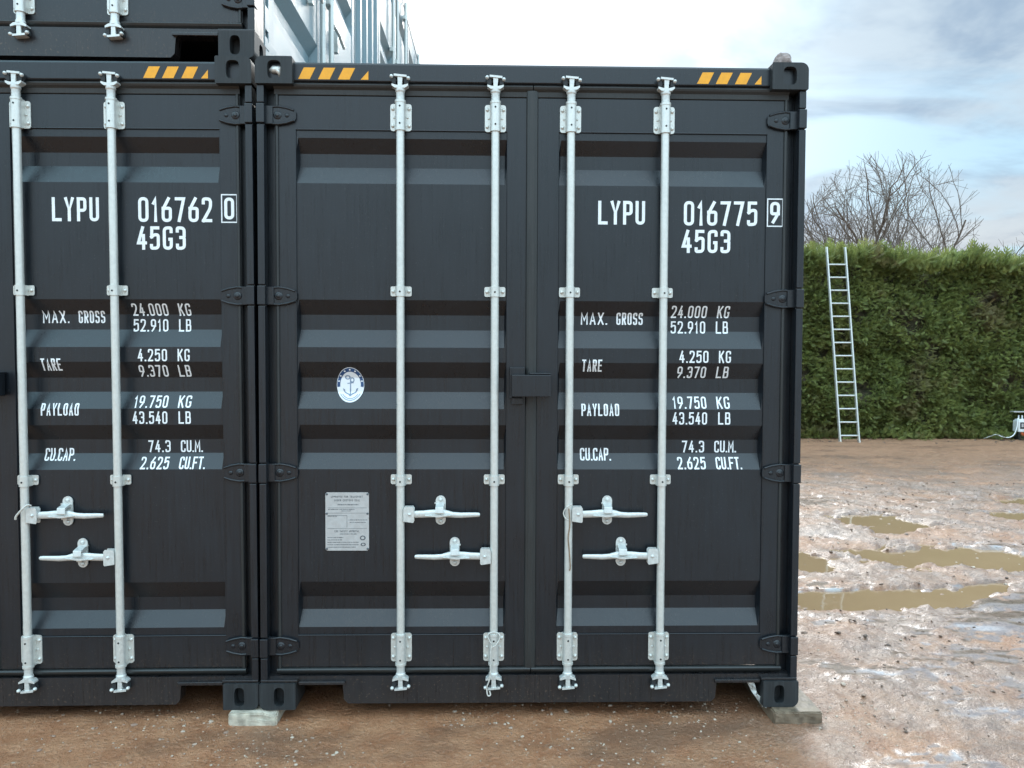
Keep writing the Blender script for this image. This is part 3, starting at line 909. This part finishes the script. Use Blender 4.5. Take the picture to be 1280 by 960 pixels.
def upper_side(root):
    """side doors of the upper container, pale sky sheen held in their colour"""
    for o in list(root.children):
        if o.name.split('.')[0] == 'side_rail' and max(v.co.x for v in o.data.vertices) > 2:
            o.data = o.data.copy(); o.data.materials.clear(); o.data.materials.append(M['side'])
    X = W-.012
    def leaf(y0, y1):
        b = MB()
        zs = [.17]+ZBREAK+[2.79]
        ys = [y0, y0+.10, y0+.115, y1-.115, y1-.10, y1]
        def dx(y, z):
            if y < y0+.101 or y > y1-.101 or z < PZ0 or z > PZ1: return X
            return X-.004-.046*pocket(z)
        v = [(dx(y, z), y, z) for z in zs for y in ys]
        n = len(ys)
        b.add(v, [(j*n+i, j*n+i+1, (j+1)*n+i+1, (j+1)*n+i) for j in range(len(zs)-1) for i in range(n-1)])
        b.add([(X-.06, y0, .17), (X-.06, y1, .17), (X-.06, y1, 2.79), (X-.06, y0, 2.79), (X, y0, .17), (X, y1, .17), (X, y1, 2.79), (X, y0, 2.79)],
              [(0, 1, 2, 3), (0, 1, 5, 4), (1, 2, 6, 5), (2, 3, 7, 6), (3, 0, 4, 7)])
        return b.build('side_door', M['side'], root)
    segs = [(.26, 1.43), (1.46, 2.62), (3.92, 5.05), (5.08, 6.4), (6.46, 7.7), (7.73, 8.9), (10.2, 12.0)]
    for y0, y1 in segs: leaf(y0, y1)
    # posts: near corner post with slots, and the broad ribbed posts between pairs of doors
    b = MB()
    for z0, z1 in ((.12, .16), (.205, .315), (.43, 2.78)): b.box(W-.05, W-.004, .180, .250, z0, z1)
    for y in (.180, .240): b.box(W-.05, W-.0045, y, y+.010, .155, .44)
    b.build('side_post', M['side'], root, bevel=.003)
    for y0 in (2.66, 8.94):
        b = MB()
        b.box(W-.06, W-.014, y0, y0+1.22, .176, 2.794)
        for k in range(4):
            b.prism([(W-.0135, y0+.06+k*.30), (W+.012, y0+.10+k*.30), (W+.012, y0+.17+k*.30), (W-.0135, y0+.21+k*.30)], .176, 2.794, 'z')
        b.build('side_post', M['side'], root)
    for y in (1.33, 1.58, 4.75, 5.10, 5.9, 7.5, 7.9):
        b = MB()
        b.tube([(W+.022, y, .10), (W+.022, y, 2.8)], .017, 12)
        for z in (.26, .9, 1.8, 2.6):
            b.box(W-.012, W+.024, y-.05, y+.05, z, z+.04)
        b.box(W-.010, W+.026, y-.03, y+.03, .06, .12)
        b.build('side_locking_bar', M['galv'], root, bevel=.002)
    for y, s in ((1.62, 1), (1.28, -1)):
        b = MB()
        b.tube([(W+.03, y, .80), (W+.045, y+s*.10, .78), (W+.04, y+s*.30, .77)], .010, 10)
        b.box(W-.010, W+.02, y+s*.20-.02, y+s*.20+.02, .70, .84)
        b.build('side_handle', M['galv'], root, bevel=.002)
    b = MB()
    b.dome((W-.012, 1.95, .62), .03, .02, (1, 0, 0)); b.tube([(W-.004, 1.95, .60), (W+.004, 2.02, .50), (W+.004, 2.09, .42)], .006, 6)
    b.build('door_retainer', M['cast'], root)
upper_side(upper)

# main container: sticker and data plate on its left door
ld = doors_of(proto)[0]
cx, cz, rx, rz = .395, 1.458, .062, .0795
pieces = [disc(cx, cz, rx, rz, 48)]
st = drape(pieces, 'emblem_sticker', M['sticker'], ld, .0014)
P = [disc(cx, cz, rx*.965, rz*.965, 30, .78, -8, 188)]
drape(P, 'emblem_ring', M['blue'], st, .0022)
P = []
for a in (14, 36, 64, 90, 116, 144, 166):
    P.append(disc(cx+rx*.86*math.cos(R(a)), cz+rz*.86*math.sin(R(a)), .0042, .0036, 10))
drape(P, 'emblem_dots', M['sticker'], st, .0030)
P = [ribbon([(cx, cz+.028), (cx, cz-.045)], .0048, False), ribbon([(cx-.014, cz+.006), (cx+.014, cz+.010)], .004, False),
     disc(cx+.008, cz+.022, .010, .012, 16, .6), disc(cx-.012, cz+.034, .013, .010, 16, .55),
     ribbon([(cx-.030, cz-.020), (cx-.024, cz-.034), (cx, cz-.046), (cx+.024, cz-.034), (cx+.031, cz-.018)], .005, False),
     ([(cx-.034, cz-.016), (cx-.024, cz-.022), (cx-.030, cz-.028)], [(0, 1, 2)]), ([(cx+.035, cz-.014), (cx+.024, cz-.020), (cx+.031, cz-.027)], [(0, 1, 2)]),
     disc(cx, cz-.046, .006, .006, 10)]
drape(P, 'emblem_anchor', M['greyblue'], st, .0022)
P = [disc(cx, cz, rx*.90, rz*.90, 24, .95, 215, 325), disc(cx, cz, rx*.78, rz*.80, 24, .95, 222, 318)]
drape(P, 'emblem_scroll', M['greyblue'], st, .0022)

px0, px1, pz0, pz1 = .287, .483, .707, .972
b = MB()
def oct_(x0, x1, z0, z1, c=.006): return [(x0+c, z0), (x1-c, z0), (x1, z0+c), (x1, z1-c), (x1-c, z1), (x0+c, z1), (x0, z1-c), (x0, z0+c)]
b.prism(oct_(px0, px1, pz0, pz1), YP-.0040, YP-.0008, 'y')
pl = b.build('data_plate', M['plate'], ld)
b = MB()
for x in (px0+.006, px1-.006):
    for z in (pz0+.008, (pz0+pz1)/2+.036, pz1-.008): b.dome((x, YP-.004, z), .0055, .003, n=8)
b.build('rivets', M['ink'], pl)
def flat(P, name, m, parent, y):
    b = MB()
    for vs, fs in P: b.add([(x, y, z) for x, z in vs], fs)
    return b.build(name, m, parent)
P = []
def line(z, x0, x1, t=.0012): return ribbon([(x0, z), (x1, z)], t, False)
P += text('APPROVED FOR TRANSPORT', .312, .455, .957, .948, .0013, .5)
P += text('UNDER CUSTOMS SEAL', .327, .443, .941, .932, .0013, .5)
P += text('CSC SAFETY APPROVAL', .328, .440, .800, .791, .0013, .5)
rng = random.Random(3)
def tiny(z, x0, x1, h=.0042):
    x = x0
    while x < x1:
        w = rng.uniform(.0018, .004)
        P.append(([(x, z), (x+w, z), (x+w, z+h*rng.uniform(.7, 1)), (x, z+h*.9)], [(0, 1, 2, 3)])); x += w+rng.uniform(.0010, .003)
tiny(.914, .342, .432, .006)
for z, a, c in ((.893, .300, .42), (.886, .36, .40), (.862, .297, .34), (.845, .392, .475), (.834, .397, .470), (.781, .352, .425), (.765, .296, .368), (.754, .296, .36), (.743, .296, .435), (.732, .296, .435), (.721, .296, .42)): tiny(z, a, c)
P += [line(.902, .296, .474), line(.878, .296, .474), line(.808, .296, .474), ribbon([(.297, .867), (.384, .867), (.384, .812)], .0014, False), disc(.455, .765, .013, .011, 12, .6), disc(.457, .735, .012, .008, 12, .55)]
flat(P, 'plate_text', M['ink'], pl, YP-.0046)

# ------------------------------------------------------------------ blocks under the corners
def rough_block(name, x0, x1, y0, y1, z1, m, seed, chip=False):
    bm = bmesh.new(); bmesh.ops.create_cube(bm, size=1)
    for v in bm.verts: v.co = ((x1-x0)*v.co.x, (y1-y0)*v.co.y, (z1+.02)*v.co.z)
    bmesh.ops.bevel(bm, geom=bm.edges[:], offset=.006, segments=2, affect='EDGES')
    bmesh.ops.subdivide_edges(bm, edges=[e for e in bm.edges if e.calc_length() > .03], cuts=6, use_grid_fill=True)
    r = random.Random(seed)
    for v in bm.verts:
        n = fbm(np.array([v.co.x*30+seed]), np.array([v.co.z*40+v.co.y*25]), 3, seed)[0]-.5
        v.co += Vector((r.uniform(-1, 1), r.uniform(-1, 1), r.uniform(-1, 1)))*.0008+v.co.normalized()*n*.006
        if chip and v.co.x > (x1-x0)*.14 and v.co.z > .01 and v.co.y < -(y1-y0)*.42: v.co.z -= min(.012, (v.co.x/(x1-x0)-.14)*.06); v.co.y += .010
    for f in bm.faces: f.smooth = False
    me = bpy.data.meshes.new(name); bm.to_mesh(me); bm.free(); me.materials.append(m)
    o = bpy.data.objects.new(name, me); COL.objects.link(o)
    o.location = ((x0+x1)/2, (y0+y1)/2, (z1-.02)/2)
    return o
BG = 'blocks under the container corners'
tag(rough_block('concrete_block', -.130, .084, -.030, .30, BASE-.002, M['concrete'], 4, True), 'pale chipped concrete block under the corners where the two containers meet', 'block', BG)
tag(rough_block('concrete_block', 2.310, 2.530, -.050, .50, BASE-.002, M['wetblock'], 9), 'wet brown block sticking out under the right corner of the container', 'block', BG)

# stone on the top right casting
V = []; F = []
bm = bmesh.new(); bmesh.ops.create_icosphere(bm, subdivisions=3, radius=1)
for v in bm.verts:
    n = fbm(np.array([v.co.x*1.6+5]), np.array([v.co.y*1.6+v.co.z*2.1]), 3, 77)[0]
    q = v.co*(.8+.45*n)
    v.co = (q.x*.040+(.010 if q.z > 0 else 0)*q.z, q.y*.036, max(q.z, -.5)*.046)
me = bpy.data.meshes.new('stone'); bm.to_mesh(me); bm.free(); me.materials.append(M['stone'])
o = bpy.data.objects.new('stone', me); COL.objects.link(o); o.location = (W-.098, .070, BASE+H+.020)
tag(o, 'small pinkish grey stone lying on the top right corner casting against the sky', 'stone')

# silver connector seen in the oval opening of the upper left casting
b = MB()
b.tube([(.056, .040, 2.902), (.075, .026, 2.903), (.100, .024, 2.901), (.112, .036, 2.904)], [.010, .017, .017, .009], 12)
b.tube([(.086, .020, 2.906), (.098, .016, 2.892), (.104, .024, 2.880), (.100, .050, 2.872)], [.008, .010, .009, .006], 10)
o = b.build('locking_pin', M['galv'])
tag(o, 'silver metal pin showing inside the oval hole of the upper left casting', 'locking pin')

# wire seals
def seal(name, paths, m, rad, label, group='wire seals on the door gear'):
    b = MB()
    for k, p in enumerate(paths):
        pts = []
        P_ = [Vector(q) for q in p]
        for i in range(len(P_)-1):
            p0, p1, p2, p3 = P_[max(i-1, 0)], P_[i], P_[i+1], P_[min(i+2, len(P_)-1)]
            for t in range(6):
                t /= 6
                pts.append(.5*((2*p1)+(-p0+p2)*t+(2*p0-5*p1+4*p2-p3)*t*t+(-p0+3*p1-3*p2+p3)*t**3))
        pts.append(P_[-1])
        b.tube(pts, rad[k], 8, mi=min(k, len(m)-1))
    return tag(b.build(name, m), label, 'wire seal', group)
xb = 1.050; yb_ = YBAR-.026; zb = BASE
seal('wire_seal', [[(xb-.012, yb_-.002, zb+.300), (xb-.027, yb_, zb+.330), (xb-.016, yb_+.006, zb+.346), (xb+.014, yb_+.006, zb+.346), (xb+.029, yb_, zb+.330), (xb+.012, yb_-.004, zb+.296), (xb-.010, yb_-.004, zb+.282)],
     [(xb-.010, yb_-.004, zb+.300), (xb-.014, yb_-.006, zb+.25), (xb-.013, yb_-.006, zb+.20), (xb-.018, yb_-.004, zb+.14), (xb-.030, yb_-.002, zb+.10), (xb-.026, yb_-.004, zb+.065), (xb-.014, yb_-.004, zb+.066), (xb-.018, yb_-.004, zb+.085)]],
     [M['wire'], M['wire']], [.0028, .0032], 'white wire loop hanging over the lowest bracket of the bar left of the door gap')
xb = W-1.052
seal('wire_seal', [[(xb+.014, yb_+.002, zb+.930), (xb-.010, yb_-.004, zb+.918), (xb-.025, yb_, zb+.893), (xb-.018, yb_-.003, zb+.868), (xb-.002, yb_-.004, zb+.858)],
     [(xb-.002, yb_-.004, zb+.910), (xb+.003, yb_-.004, zb+.84), (xb-.004, yb_-.004, zb+.78), (xb+.001, yb_-.004, zb+.72), (xb+.006, yb_-.004, zb+.65), (xb+.003, yb_-.004, zb+.63)]],
     [M['wire'], M['rope']], [.0028, .0032], 'wire seal with a dangling brown twine on the bar right of the door gap')
xb = -.004-1.052*SX+.001
seal('wire_seal', [[(xb-.030, yb_, zb+.862), (xb-.024, yb_-.004, zb+.878), (xb+.006, yb_-.008, zb+.910), (xb+.024, yb_-.004, zb+.926), (xb+.034, yb_+.008, zb+.922)]],
     [M['wire']], [.0045], 'pale wire seal slung across the leftmost visible bar of container 016762')

# torn scrap by the right pocket
b = MB()
r = random.Random(11)
nu, nv = 5, 9
v = []
for j in range(nv):
    t = j/(nv-1)
    for i in range(nu):
        s = i/(nu-1)-.5
        v.append((2.228+.075*t**1.4+s*.030*(1-.5*t)+r.uniform(-.004, .004), .030+.02*t+r.uniform(-.010, .010), .168-.132*t+r.uniform(-.004, .004)))
b.add(v, [(j*nu+i, j*nu+i+1, (j+1)*nu+i+1, (j+1)*nu+i) for j in range(nv-1) for i in range(nu-1)])
o = b.build('scrap', M['foil']); md = o.modifiers.new('s', 'SOLIDIFY'); md.thickness = .0015
tag(o, 'torn silvery scrap hanging under the sill beside the right corner casting', 'scrap')

# ------------------------------------------------------------------ ladder
def make_ladder():
    root = empty('ladder', (7.94, 11.72, 0))
    tag(root, 'tall pale aluminium ladder leaning against the green hedge', 'ladder')
    wd = .185
    b0 = Vector((0, 0, 0)); b1 = Vector((-.125, .50, 3.83))
    ax = (b1-b0)
    for s in (-1, 1):
        b = MB()
        n = 10
        vs = []
        for p in (b0, b1):
            for dx, dy in ((-.014, -.033), (.014, -.033), (.014, .033), (-.014, .033)):
                vs.append((p.x+s*wd+dx, p.y+dy, p.z))
        b.add(vs, [(0, 1, 2, 3), (4, 7, 6, 5), (0, 4, 5, 1), (1, 5, 6, 2), (2, 6, 7, 3), (3, 7, 4, 0)])
        st = b.build('stile', M['alu'], root, bevel=.004)
        f = MB(); f.box(s*wd-.017, s*wd+.017, -.036, .036, -.004, .05); f.build('foot', M['wire'], st)
    for k in range(14):
        t = (.135+.2575*k)/3.83
        p = b0+ax*t
        b = MB(); b.tube([(p.x-wd, p.y, p.z), (p.x+wd, p.y, p.z)], .016, 10)
        b.build('rung', M['alu'], root)
make_ladder()

# ------------------------------------------------------------------ hedge
def make_hedge():
    rng = np.random.default_rng(21)
    root = empty('hedge', (9, 12.9, 0))
    tag(root, 'tall clipped conifer hedge along the far side of the muddy yard', 'hedge')
    x0, x1, yf, dep, ht = 2.6, 16.0, 12.42, 1.5, 3.70
    # bulging surface of the hedge (front face offset)
    def front(x, z):
        q = (fbm(x*1.1, z*1.3, 3, 5)-.5)*.55+(fbm(x*3.2, z*3.4, 3, 15)-.5)*.30
        return yf - q + .04*z
    def topz(x): return ht-.03*(x-7.5)+(fbm(x*1.2, x*0+3, 3, 25)-.5)*.28
    # twiggy dark inside
    xs = np.linspace(x0+.2, x1-.2, 140); zs = np.linspace(0, 1, 50)
    X, T = np.meshgrid(xs, zs)
    Zt = topz(X)-.22
    Z = T*Zt
    Y = front(X, Z)+.26+(fbm(X*9, Z*9, 3, 33)-.5)*.22
    V = [np.stack([X.ravel(), Y.ravel(), Z.ravel()], 1)]
    n = len(xs)
    i = np.arange(len(zs)-1)[:, None]*n+np.arange(n-1)[None]
    F = [np.stack([i, i+1, i+n+1, i+n], -1).reshape(-1, 4)]
    # top and back
    top = V[0][-n:]; back = top+np.array([0, dep-.4, 0]); base = back*np.array([1, 1, 0])
    k = len(V[0]); V += [back, base]
    j = np.arange(n-1)
    F.append(np.stack([k-n+j, k-n+j+1, k+j+1, k+j], 1)); F.append(np.stack([k+j, k+j+1, k+n+j+1, k+n+j], 1))
    m, Tn, b = mat('hedge_inside')
    nz = Tn.noise(obj_co(Tn), 7, 5, .7)
    Tn.link(Tn.mix(Tn.ramp(nz, (.35, .65, 0, 1)), (.055, .058, .030), (.13, .10, .065)), b.inputs['Base Color'])
    b.inputs['Roughness'].default_value = .9
    off = np.array(root.location)
    np_obj('branches', np.concatenate(V)-off, np.concatenate(F), m, False, root)
    # sprays: flat fern-like fans of scale leaves
    def sprays(N, P, nrm_tilt, L0):
        """P: (N,3) roots; returns verts/faces: a central spine with side leaflets"""
        az = rng.uniform(-1.35, 1.35, N); el = rng.normal(.15, .55, N)+nrm_tilt
        d = np.stack([np.sin(az)*np.cos(el), -np.cos(az)*np.cos(el), np.sin(el)], 1)
        rr = rng.normal(0, .55, (N, 3))+np.array([0, -.6, .85]); s = np.cross(d, rr); s /= np.linalg.norm(s, axis=1)[:, None]
        nn = np.cross(d, s)
        Ln = (L0*rng.uniform(.55, 1.35, N))[:, None]
        leaf = []
        specs = [(0, 1.0, .0, .085)]
        for t, l in ((.12, .34), (.30, .38), (.48, .32), (.66, .24)):
            specs += [(t, l, .58, .060), (t+.06, l, -.58, .060)]
        for t, l, ang, wd in specs:
            dd = d*math.cos(ang)+s*math.sin(ang)-nn*.18
            pp = np.cross(dd, nn)
            a = P+d*Ln*t-nn*Ln*.12*t*t
            w = Ln*wd*rng.uniform(.7, 1.3, (N, 1))
            leaf.append(np.stack([a, a+dd*Ln*l*.5+pp*w*.62, a+dd*Ln*l, a+dd*Ln*l*.5-pp*w*.62], 1))
        V = np.stack(leaf, 1).reshape(-1, 3)
        return V
    Vs = []
    N = 74000
    x = np.concatenate([rng.uniform(x0, x1, N//3), rng.uniform(6.0, 12.8, N-N//3)])
    z = rng.uniform(0, 1, N)**1.0*topz(x)
    y = front(x, z)+rng.uniform(-.04, .15, N)
    # gaps where the inside shows
    keep = fbm(x*2.6, z*2.8, 3, 90) + rng.uniform(-.12, .12, N) > .36
    P = np.stack([x, y, z], 1)[keep]
    Vs.append(sprays(len(P), P, -.10, .130))
    N = 12000
    x = rng.uniform(x0, x1, N); y = yf+rng.uniform(-.12, dep, N)
    z = topz(x)-rng.uniform(0, .25, N)
    Vs.append(sprays(N, np.stack([x, y, z], 1), .75, .20))
    # taller wisps on the top edge
    N = 900
    x = rng.uniform(x0, x1, N); z = topz(x)-.05
    Vs.append(sprays(N, np.stack([x, yf+rng.uniform(-.05, .6, N), z], 1), 1.15, .34))
    # shoots and weeds at the foot
    N = 2600
    x = rng.uniform(x0, x1, N); g = fbm(x*1.3, x*0+8, 3, 44)
    P = np.stack([x, yf-rng.uniform(-.1, .38, N)*np.clip((g-.38)*5, 0, 1), rng.uniform(0, .14, N)], 1)
    Vs.append(sprays(N, P, .5, .15))
    V = np.concatenate(Vs)-off
    F = np.arange(len(V)).reshape(-1, 4)
    m, Tn, b = mat('conifer_leaves')
    co = obj_co(Tn)
    fine = Tn.noise(co, 9, 3, .7); mid = Tn.noise(co, 1.6, 4, .6); br = Tn.noise(Tn.vmath('ADD', co, (7.7, 0, 3.1)), 1.0, 4, .65)
    c = Tn.mix(Tn.ramp(fine, (.34, .66, 0, 1)), (.17, .205, .064), (.345, .385, .115))
    c = Tn.mix(Tn.math('MULTIPLY', Tn.ramp(mid, (.5, .68, 0, 1)), .6), c, (.40, .41, .13))
    c = Tn.mix(Tn.math('MULTIPLY', Tn.ramp(br, (.55, .68, 0, 1)), .75), c, (.32, .25, .13))
    at = Tn.add('ShaderNodeAttribute', attribute_name='tone')
    c = Tn.mix(at.outputs['Fac'], Tn.mix(.38, c, (.016, .024, .009)), c)
    Tn.link(c, b.inputs['Base Color'])
    b.inputs['Roughness'].default_value = .55
    tr = Tn.add('ShaderNodeBsdfTranslucent'); Tn.link(c, tr.inputs[0])
    mx = Tn.add('ShaderNodeMixShader'); mx.inputs[0].default_value = .38
    out = [q for q in Tn.n if q.type == 'OUTPUT_MATERIAL'][0]
    Tn.link(b.outputs[0], mx.inputs[1]); Tn.link(tr.outputs[0], mx.inputs[2]); Tn.link(mx.outputs[0], out.inputs[0])
    fo = np_obj('foliage', V, F, m, False, root)
    tone = np.repeat(rng.uniform(0, 1, len(F)//9)**.8, 9)
    fo.data.attributes.new('tone', 'FLOAT', 'FACE').data.foreach_set('value', tone.astype(np.float32))
make_hedge()

# ------------------------------------------------------------------ bare trees behind the hedge
def make_tree(name, loc, stems, seed, label, lim, height):
    rng = random.Random(seed)
    root = empty(name, loc); tag(root, label, 'tree', 'bare trees beyond the hedge')
    trunk = MB(); crown = MB()
    trunk.tube([(0, 0, -.1), (.02, 0, .5), (0, .02, 1.1), (0, 0, 1.5)], [.17, .14, .13, .12], 10)
    count = [0]
    def inside(p):
        return (p.x/lim[0])**2+(p.y/lim[0])**2+(max(0, p.z-lim[1])/(height-lim[1]))**2 < 1.
    def branch(p, d, length, r, lvl):
        n = max(3, int(length/.22)); pts = [p.copy()]; rad = [r]; kids = []
        step = length/n
        for i in range(n):
            d = (d+Vector((rng.gauss(0, .15), rng.gauss(0, .15), rng.gauss(.04, .11)))).normalized()
            p = p+d*step; pts.append(p.copy()); rad.append(max(.0034, r*(1-.62*(i+1)/n)))
            if not inside(p):
                rad[-1] = .004; rad[-2] = min(rad[-2], .008)
                if len(rad) > 2: rad[-3] = min(rad[-3], .014)
                break
            if i >= 1 or lvl > 0: kids.append((p.copy(), d.copy(), rad[-1]))
        count[0] += 1
        (trunk if lvl == 0 else crown).tube(pts, rad, 6 if r > .02 else 4, caps=False)
        if lvl >= 5: return
        for (q, dd, rr) in kids:
            if rng.random() < (.68, .58, .50, .42, .30)[lvl]:
                ax = Vector((rng.gauss(0, 1), rng.gauss(0, 1), rng.gauss(0, .6)))
                ax = (ax-dd*ax.dot(dd)).normalized()
                a = rng.uniform(.4, .95)
                nd = (dd*math.cos(a)+ax*math.sin(a)+Vector((0, 0, .06))).normalized()
                branch(q, nd, length*rng.uniform(.40, .66), max(.005, rr*rng.uniform(.5, .72)), lvl+1)
    for ang, tilt, ln in stems:
        d = Vector((math.sin(R(tilt))*math.cos(R(ang)), math.sin(R(tilt))*math.sin(R(ang)), math.cos(R(tilt))))
        branch(Vector((d.x*.1, d.y*.1, 1.35)), d, ln*1.12, .06, 0)
    trunk.build('trunk', M['bark'], root); crown.build('crown', M['bark'], root)
    return count[0]
nt = make_tree('bare_tree', (11.18, 17.0, 0), [(183, 52, 3.7), (170, 32, 4.3), (150, 14, 4.6), (20, 10, 4.7), (5, 30, 4.5), (-12, 46, 3.9), (250, 24, 4.2), (60, 28, 4.0)], 5,
          'wide bare leafless tree rising behind the hedge above the ladder', (2.28, 4.4), 6.85)
make_tree('bare_tree', (16.75, 18.5, 0), [(180, 34, 3.4), (150, 20, 3.2), (60, 25, 3.2), (0, 35, 3.2), (270, 20, 3.0)], 8,
          'bare tree mostly outside the right edge, twigs just above the hedge', (1.9, 3.6), 5.3)
print('branches', nt)

# ------------------------------------------------------------------ white power box at the foot of the hedge
def make_box():
    root = empty('power_box', (11.70, 12.26, 0))
    tag(root, 'small white box with dark front window at the foot of the hedge', 'power box')
    b = MB(); b.box(-.15, .17, -.09, .09, .17, .40); b.box(-.13, .15, -.075, .075, .40, .425)
    body = b.build('body', M['plastic'], root, bevel=.012)
    b = MB(); b.box(-.115, .105, -.096, -.089, .235, .365); w_ = b.build('window', M['blackp'], body)
    b = MB()
    for k in range(3): b.box(-.09+k*.07, -.05+k*.07, -.099, -.0955, .27, .34)
    b.build('dial', M['plate'], w_)
    b = MB(); b.box(-.13, .15, -.08, .08, .0, .169); b.build('base', M['blackp'], root, bevel=.01)
    b = MB(); b.tube([(-.07, -.08, .135), (-.07, -.125, .13)], .030, 14); b.build('socket', M['redp'], root)
    b = MB(); b.tube([(.11, -.08, .145), (.11, -.15, .135)], .034, 14); b.build('plug', M['bluep'], root)
    for x in (-.09, -.02):
        b = MB(); b.tube([(x, 0, .42), (x, 0, .50)], .012, 8); b.build('terminal', M['plastic'], root)
    c = MB()
    path = [(11.60, 12.26, .44), (11.54, 12.18, .42), (11.50, 12.14, .28), (11.42, 12.10, .13), (11.30, 12.08, .07), (11.18, 12.10, .085), (11.10, 12.16, .12), (11.02, 12.22, .08), (10.92, 12.3, .02)]
    o = c; pts = []
    P_ = [Vector(q) for q in path]
    for i in range(len(P_)-1):
        p0, p1, p2, p3 = P_[max(i-1, 0)], P_[i], P_[i+1], P_[min(i+2, len(P_)-1)]
        for t in range(6):
            t /= 6; pts.append(.5*((2*p1)+(-p0+p2)*t+(2*p0-5*p1+4*p2-p3)*t*t+(-p0+3*p1-3*p2+p3)*t**3))
    c.tube(pts, .010, 8)
    tag(c.build('cable', M['plastic']), 'white cable curling from the small white box to the hedge foot', 'cable')
    b = MB(); b.box(11.54, 12.9, 12.30, 12.44, .555, .575)
    for x in (12.1, 12.85): b.box(x-.015, x+.015, 12.34, 12.38, 0, .556)
    tag(b.build('bench', M['plate'], bevel=.003), 'thin grey shelf standing in front of hedge over white box', 'shelf')
make_box()
